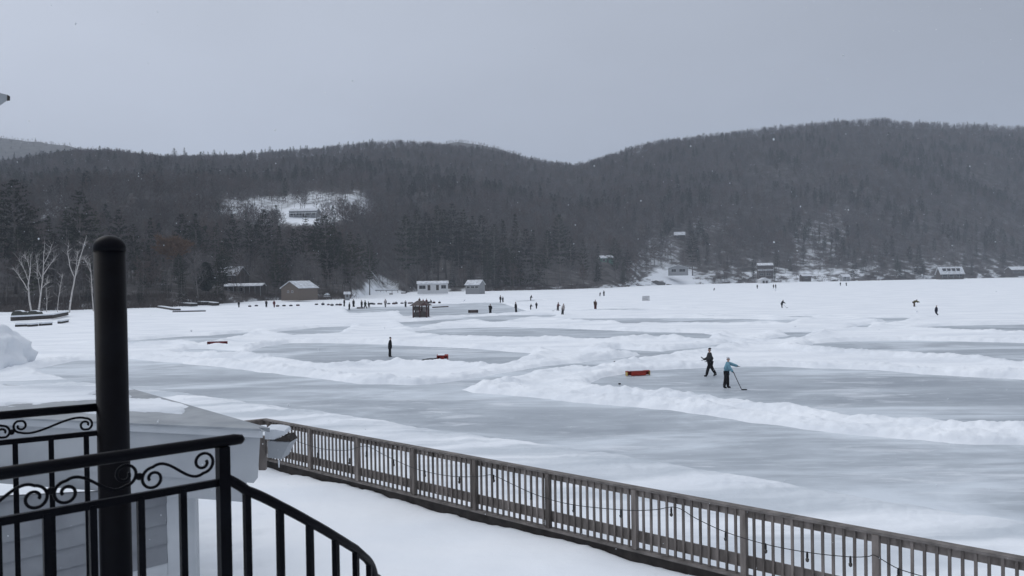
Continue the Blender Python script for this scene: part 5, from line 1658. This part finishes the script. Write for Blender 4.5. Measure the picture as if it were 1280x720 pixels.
def person(label, px, py, hpx=None, H=None, yaw=0.0, lean=0.0, legs=((6, 4), (-8, 6)), arms=((-8, 12), (8, 15)), aspread=(.10, .10), spread=.055, jacket='black', pants='black', hat='black', boots='black', gloves='black', long_coat=0.0, helmet=False,
           head_turn=0.0, fingers=False, group=None, bulk=1.0):
    """yaw 0 looks towards +X; legs: (hip forward, knee bend) left,right in degrees; arms the same with shoulder and elbow"""
    p = sp_(px, py)
    if H is None: H = hpx / FPX * p.y
    H = max(min(H, 1.95), .9)
    a = R_(lean)
    pel = Vector((0, 0, .52)); up = Vector((math.sin(a), 0, math.cos(a)))
    sp1 = pel + up * .12; ch = pel + up * .24; nk = pel + up * .315
    hu = Vector((math.sin(a * .55), 0, math.cos(a * .55))); hd0 = nk + hu * .045; hd1 = nk + hu * .10; hd2 = nk + hu * .155
    J = {}
    for s, (hipa, knee), (sh, el), asp, nm in ((1, legs[0], arms[0], aspread[0], 'L'), (-1, legs[1], arms[1], aspread[1], 'R')):
        hip = pel + Vector((0, s * .048, -.02)); t = R_(hipa)
        kn = hip + Vector((math.sin(t), s * (spread - .048) / .245 * .5, -math.cos(t))) * .242
        t2 = R_(hipa - knee); an = kn + Vector((math.sin(t2), 0, -math.cos(t2))) * .225
        toe = an + Vector((math.cos(R_(max(hipa - knee, -25)) * .5) * .085, s * .012, -.028 + math.sin(t2) * .04)); heel = an + Vector((-.025, 0, -.03))
        shd = nk + Vector((0, s * .098, 0)) - up * .03
        t3 = R_(sh) + a * .3; elb = shd + Vector((math.sin(t3), s * math.sin(asp), -math.cos(t3) * math.cos(asp))) * .168
        t4 = R_(sh + el) + a * .3; wr = elb + Vector((math.sin(t4), s * math.sin(asp) * .4, -math.cos(t4))) * .145
        hdv = (wr - elb).normalized(); hand = wr + hdv * .05
        J[nm] = (hip, kn, an, toe, heel, shd, elb, wr, hand, hdv)
    low = min(min(J[k][3].z, J[k][4].z) for k in 'LR') - .014
    off = Vector((0, 0, -low))
    sc = lambda v: (v + off) * H
    # the body: one continuous figure
    V, E, R = [], [], []

    def add(v, r, par=None):
        V.append(sc(v)); R.append(r * H); i = len(V) - 1
        if par is not None: E.append((par, i))
        return i
    i0 = add(pel, .062); i1 = add(sp1, .058, i0); i2 = add(ch, .066, i1); i3 = add(nk, .032, i2); i4 = add(hd0, .03, i3); i5 = add(hd0 + hu * .035 + Vector((.006, 0, 0)), .046, i4); i6 = add(hd1 + hu * .01, .05, i5); add(hd2 - hu * .01, .036, i6)
    for k in 'LR':
        hip, kn, an, toe, heel, shd, elb, wr, hand, hdv = J[k]
        h = add(hip, .05, i0); kk = add(kn, .033, h); aa = add(an, .022, kk); add(toe, .018, aa)
        s_ = add(shd, .034, i2); e2 = add(elb, .025, s_); w2_ = add(wr, .018, e2); pm = add(wr.lerp(hand, .6), .017, w2_)
        if fingers:
            side = Vector((0, 1, 0)); side = (side - hdv * side.dot(hdv)).normalized(); bend = hdv.cross(side)
            for q in range(4):
                o_ = side * (.0165 - .011 * q); l = (.040, .045, .043, .034)[q]
                f1 = add(wr.lerp(hand, .75) + o_ + hdv * .008, .0058, pm); f2 = add(V[f1] / H - off + hdv * l * .5 + bend * .006, .0054, f1); add(V[f2] / H - off + hdv * l * .3 + bend * .016, .0045, f2)
            t1 = add(wr.lerp(hand, .25) + side * .020, .0065, pm); add(V[t1] / H - off + (hdv * .8 + side * .5) * .028, .0055, t1)
        else:
            add(hand, .012, pm); add(wr.lerp(hand, .5) + Vector((.016, 0, .0)) + hdv * .012, .007, pm)
    o = skin_piece('person', V, E, R, 0, SKIN, None)
    o.location = p; o.rotation_euler = (0, 0, yaw)
    tag(o, label, 'person', group)
    J_out = {k: Matrix.Translation(p) @ Matrix.Rotation(yaw, 4, 'Z') @ sc(J[k][8]) for k in 'LR'}

    def piece(name, chain, m, root=0):
        V, E, R = [], [], []
        for v, r, par in chain:
            V.append(sc(v)); R.append(r * H * bulk)
            if par is not None: E.append((par, len(V) - 1))
        return skin_piece(name, V, E, R, root, m, o)
    L_, Rr = J['L'], J['R']
    hem = pel - up * (.02 + long_coat) if long_coat == 0 else pel + Vector((0, 0, -.02 - long_coat))
    jm = cloth(jacket, C_[jacket])
    piece('jacket', [(pel + up * .03, .098, None), (sp1, .098, 0), (ch, .108, 1), (nk - up * .012, .066, 2), (nk + up * .018, .046, 3), (hem - Vector((0, 0, .05)), .098, 0),
                     (L_[5], .066, 2), (L_[6], .054, 6), (L_[7] + L_[9] * .01, .043, 7), (Rr[5], .066, 2), (Rr[6], .054, 9), (Rr[7] + Rr[9] * .01, .043, 10)], jm)
    pm_ = cloth(pants, C_[pants])
    piece('trousers', [(pel + up * .01, .088, None), (L_[0], .076, 0), (L_[1], .060, 1), (L_[2] - Vector((0, 0, .004)), .050, 2), (Rr[0], .076, 0), (Rr[1], .060, 4), (Rr[2] - Vector((0, 0, .004)), .050, 5)], pm_)
    bmt = cloth(boots, C_[boots])
    for k in 'LR':
        an, toe, heel = J[k][2], J[k][3], J[k][4]
        piece('skate', [(an + Vector((0, 0, .03)), .036, None), (an, .038, 0), (heel, .028, 1), (an.lerp(toe, .5) + Vector((0, 0, -.006)), .033, 1), (toe + (toe - an) * .12, .025, 3)], bmt)
        hand, wr, hdv = J[k][8], J[k][7], J[k][9]
        if not fingers: piece('glove', [(wr - hdv * .015, .030, None), (wr.lerp(hand, .6), .034, 0), (hand + hdv * .02, .022, 1)], cloth(gloves, C_[gloves]))
        else: piece('glove_cuff', [(wr - hdv * .02, .031, None), (wr + hdv * .028, .030, 0)], cloth(gloves, C_[gloves]))
    hm_ = cloth(hat, C_[hat])
    back = Vector((-.010, 0, 0))
    piece('hair', [(hd0 + hu * .02 + Vector((-.018, 0, 0)), .05, None), (hd1 + hu * .005 + Vector((-.016, 0, 0)), .058, 0)], cloth('hair', (0.02, 0.016, 0.014)))
    piece('helmet' if helmet else 'hat', [(hd1 + hu * .014 + back, .070 if helmet else .064, None), (hd1 + hu * .050 + back, .064 if helmet else .056, 0), (hd1 + hu * .075 + back, .040, 1)], hm_)
    # face: nose, eyes, mouth, ears
    mb = MB(); fx = Vector((1, 0, 0))
    c = sc(hd1 - hu * .012); hh = H
    mb.ball(c + Vector((.052, 0, -.004)) * hh, (.010 * hh, .007 * hh, .011 * hh), 6, 4)
    for s in (-1, 1): mb.ball(c + Vector((.0, s * .048, .0)) * hh, (.012 * hh, .007 * hh, .018 * hh), 6, 4)
    mb.build('nose_and_ears', SKIN, o, True)
    mb = MB()
    for s in (-1, 1): mb.ball(c + Vector((.043, s * .018, .012)) * hh, (.006 * hh, .008 * hh, .005 * hh), 6, 4)
    mb.ball(c + Vector((.043, 0, -.028)) * hh, (.005 * hh, .014 * hh, .004 * hh), 6, 4)
    mb.build('eyes_and_mouth', HAIR, o, True)
    if fingers:
        o.data.materials.append(cloth(gloves, C_[gloves]))
        hc = [sc(J[k][8]) for k in 'LR']
        for f in o.data.polygons:
            if min((f.center - c_).length for c_ in hc) < .085 * H: f.material_index = 1
    return o, J_out, H


def stick(label, a, b, blade_dir, length=None):
    """hockey stick: hands at a, heel of the blade at b"""
    a, b = Vector(a), Vector(b)
    o = thing('hockey_stick', label, 'hockey stick', tuple(b))
    mb = MB(); top = a - b
    mb.beam(top, Vector((0, 0, 0)), .032, .026); mb.build('shaft', cloth('charcoal', C_['charcoal']), o)
    d = Vector(blade_dir).normalized()
    mb = MB(); mb.prism([(0, 0, -.02), d * .16 + Vector((0, 0, -.035)), d * .30 + Vector((0, 0, -.02)), d * .31 + Vector((0, 0, .03)), d * .16 + Vector((0, 0, .035)), (0, 0, .04)], d.cross(Vector((0, 0, 1))) * .02); mb.build('blade', BLACKRUB, o)
    return o


PI = math.pi
# the three nearest
o, Jn, Hh = person('person in black coat and cap standing on the middle rink beside the tipped goal', 487.5, 446, 24.5, yaw=.15, lean=6, legs=((4, 3), (-3, 4)), arms=((4, 12), (2, 10)), long_coat=.10, fingers=True)
o, Jn, Hh = person('person in dark clothes skating away to the left with a stick held low', 888, 470.3, 36, yaw=PI + .05, lean=3, legs=((24, 10), (-20, 14)), arms=((8, 48), (12, 55)), jacket='charcoal', pants='black', hat='black', helmet=True, fingers=True)
hnd = Jn['R']
pa_ = dp(880.6, 449.2, hnd.y - .1); v = (hnd - pa_)
o = thing('hockey_stick', 'dark hockey stick held up by the skater moving left', 'hockey stick', tuple(pa_))
mb = MB(); mb.beam((0, 0, 0), v * 1.5, .03, .026); mb.build('shaft', cloth('charcoal', C_['charcoal']), o)
mb = MB(); d = Vector((-.5, .4, .3)).normalized(); mb.prism([Vector((0, 0, -.03)), d * .15 + Vector((0, 0, -.04)), d * .28, d * .28 + Vector((0, 0, .05)), Vector((0, 0, .04))], d.cross(Vector((0, 0, 1))) * .02); mb.build('blade', BLACKRUB, o)
o, Jn, Hh = person('person in light blue jacket and white helmet reaching out with a stick on the ice', 908.5, 485, 38.5, yaw=-.35, lean=9, legs=((6, 4), (-8, 4)), arms=((64, 6), (22, 14)), aspread=(.25, .12), jacket='light_blue', pants='black', hat='white', helmet=True, fingers=True)
tip = gp(927, 487.0, .03)
stick('black hockey stick reaching the ice in front of the person in light blue', Jn['R'] + (Jn['R'] - tip).normalized() * .22, tip, (1, -.15, 0))

FARP = [
    # label, px, py, hpx, kw
    ('person in dark clothes standing alone on the far rink right of the brown goal', 613, 392.6, 11, dict(yaw=-1.2, jacket='black', arms=((12, 60), (10, 60)))),
    ('taller of two people close together at the back edge of the far rink', 625.6, 378.2, 8, dict(yaw=.4)),
    ('shorter of two people close together at the back edge of the far rink', 628.6, 378, 6.4, dict(yaw=2.8, jacket='charcoal')),
    ('person in dark clothes upright at the right tip of the far rink', 645, 390.4, 12, dict(yaw=PI, jacket='black', lean=4)),
    ('person leaning sideways on the snow behind the far rink', 663.5, 375, 6.2, dict(yaw=.2, lean=22, jacket='charcoal')),
    ('small person bending slightly on the snow right of the far rink', 663.4, 387, 6.4, dict(yaw=.2, lean=14, arms=((40, 10), (30, 10)), jacket='charcoal')),
    ('person in a long dark coat on the snow right of the far rink', 670.6, 386.4, 7.2, dict(yaw=1.2, long_coat=.14)),
    ('person in maroon holding out a stick beside the person in a pale coat', 697.5, 388.4, 9.3, dict(yaw=.1, lean=8, jacket='maroon', arms=((30, 40), (-20, 10)), legs=((12, 8), (-14, 6)))),
    ('person in a pale coat leaning back beside the one in maroon', 703.8, 393.4, 12, dict(yaw=2.7, lean=-9, jacket='pale', pants='charcoal', hat='tan', legs=((14, 4), (4, 8)))),
    ('person in brown standing alone on the open snow right of the pale coat', 744.3, 387.2, 11, dict(yaw=-1.4, jacket='brown', pants='maroon')),
    ('shorter person of a pair far out before the dark shore', 750, 370.3, 4.8, dict(yaw=.1, lean=12, jacket='charcoal')),
    ('taller person of a pair far out before the dark shore', 754.9, 370, 6, dict(yaw=2.5)),
    ('person crouching far out on the snow below the bright snowbank', 892.5, 363.6, 3.6, dict(yaw=.3, lean=30, jacket='black', H=1.3)),
    ('person alone far out left of the white boathouse', 946.6, 360.8, 4.5, dict(yaw=1)),
    ('left one of two people side by side below the tall dark house', 966.9, 360.5, 4.8, dict(yaw=.2, jacket='charcoal')),
    ('right one of two people side by side below the tall dark house', 969.6, 360.5, 5.2, dict(yaw=2.6)),
    ('person in black bending forward over a stick in the middle of the open snow', 977.3, 384.9, 9, dict(yaw=-.1, lean=26, legs=((4, 2), (2, 4)), arms=((42, 8), (36, 8)))),
    ('left of two tiny people farthest out near the shore spruce', 1050.5, 357.3, 4.2, dict(yaw=.2)),
    ('right of two tiny people farthest out near the shore spruce', 1058, 357.4, 4.8, dict(yaw=2.9, lean=10, jacket='charcoal')),
    ('person in an olive jacket bent double with arms down on the open snow', 1142.3, 383.4, 9, dict(yaw=0, lean=66, legs=((26, 22), (4, 18)), arms=((34, 2), (46, 2)), jacket='olive', pants='brown', hat='brown', H=1.65)),
    ('person in a navy coat kneeling on the snow nearer than the bent one', 1170.3, 394, 10, dict(yaw=PI - .2, lean=-4, legs=((8, 60), (4, 60)), jacket='navy', pants='navy', hat='tan', long_coat=.18, H=1.5)),
    ('person in dark clothes standing before the long open lodge', 298.6, 384.2, 6.8, dict(yaw=-1.5)),
    ('person in dark clothes standing left of the one in maroon trousers', 333, 384.2, 7.8, dict(yaw=-1.0)),
    ('person in maroon trousers standing at the left end of the bag row', 342.8, 384.2, 7.8, dict(yaw=-1.7, jacket='maroon', pants='maroon')),
    ('large person in black at the left end of the crowd by the rink', 430.4, 383, 8.4, dict(yaw=.3, long_coat=.1)),
    ('short person in the crowd nearest to the ice edge', 436.7, 386, 8.2, dict(yaw=.1, jacket='charcoal', lean=6)),
    ('broad person in black third from the left in the crowd', 442, 384.4, 9.2, dict(yaw=2.8, long_coat=.08)),
    ('person in black standing just left of the walking pair in the crowd', 452.2, 384.4, 8.8, dict(yaw=0, jacket='black')),
    ('person in dark green stepping forward in the middle of the crowd', 456.6, 385.6, 9.7, dict(yaw=.2, legs=((22, 8), (-16, 10)), jacket='dark_green', arms=((-30, 20), (20, 30)))),
    ('person leaning left at the right end of the close crowd', 461.3, 383.8, 7, dict(yaw=PI, lean=16, legs=((20, 8), (-12, 6)))),
    ('person in a pale pinkish coat standing apart right of the crowd', 481.8, 383.2, 8.8, dict(yaw=1.4, jacket='pale', pants='grey', hat='brown')),
    ('person in grey standing between the pale coat and the shelter', 507, 383.3, 7.5, dict(yaw=-1.2, jacket='grey', legs=((10, 4), (-12, 4)))),
    ('person in brown standing behind the left part of the shelter roof', 524.2, 380.9, 7.5, dict(yaw=2.4, lean=-6, jacket='brown')),
    ('person in red behind the shelter roof', 529, 380.7, 6.2, dict(yaw=0, jacket='red')),
    ('person in maroon behind the right part of the shelter roof', 533.2, 380.5, 7.4, dict(yaw=1.2, jacket='maroon')),
    ('person leaning left on the snow just right of the shelter', 539.2, 380, 5.4, dict(yaw=PI, lean=24, legs=((20, 6), (-16, 4)))),
]
for lab, px, py, hp_, kw in FARP:
    person(lab, px, py, hp_ * 1.14, bulk=1.28, **kw)
# sticks of two far players
p = sp_(980.5, 384.9); stick('hockey stick under the person in black bending forward', p + Vector((-.35, 0, .85)), p + Vector((.35, -.1, .03)), (1, 0, 0))
p = sp_(695.5, 388.6); stick('hockey stick held out left by the person in maroon', p + Vector((.3, 0, .8)), p + Vector((-.5, 0, .03)), (-1, 0, 0))

# ================================================================== FALLING SNOW
g = np.random.default_rng(77); nF = 3600
P_ = np.stack([g.uniform(-13, 13, nF), g.uniform(3.2, 20, nF), g.uniform(1.7, 13, nF)], 1)
ok = np.abs(P_[:, 0]) < P_[:, 1] * .75; P_ = P_[ok]
rad = g.uniform(.0022, .0060, len(P_)) * (1 + .5 * (g.random(len(P_)) > .93))
dirs = np.array([(1, 0, 0), (-1, 0, 0), (0, 1, 0), (0, -1, 0), (0, 0, 1), (0, 0, -1)], float)
sh = g.uniform(.7, 1.5, (len(P_), 6, 1))
Vf = (P_[:, None, :] + dirs[None] * sh * rad[:, None, None]).reshape(-1, 3)
tri = np.array([(0, 2, 4), (2, 1, 4), (1, 3, 4), (3, 0, 4), (2, 0, 5), (1, 2, 5), (3, 1, 5), (0, 3, 5)])
Ff = (tri[None] + 6 * np.arange(len(P_))[:, None, None]).reshape(-1, 3)
o = bpy.data.objects.new('falling_snow', np_mesh('falling_snow', Vf, Ff, CAPSNOW)); COL.objects.link(o)
tag(o, 'white snowflakes drifting down through the air', 'snowflakes', kind='stuff')
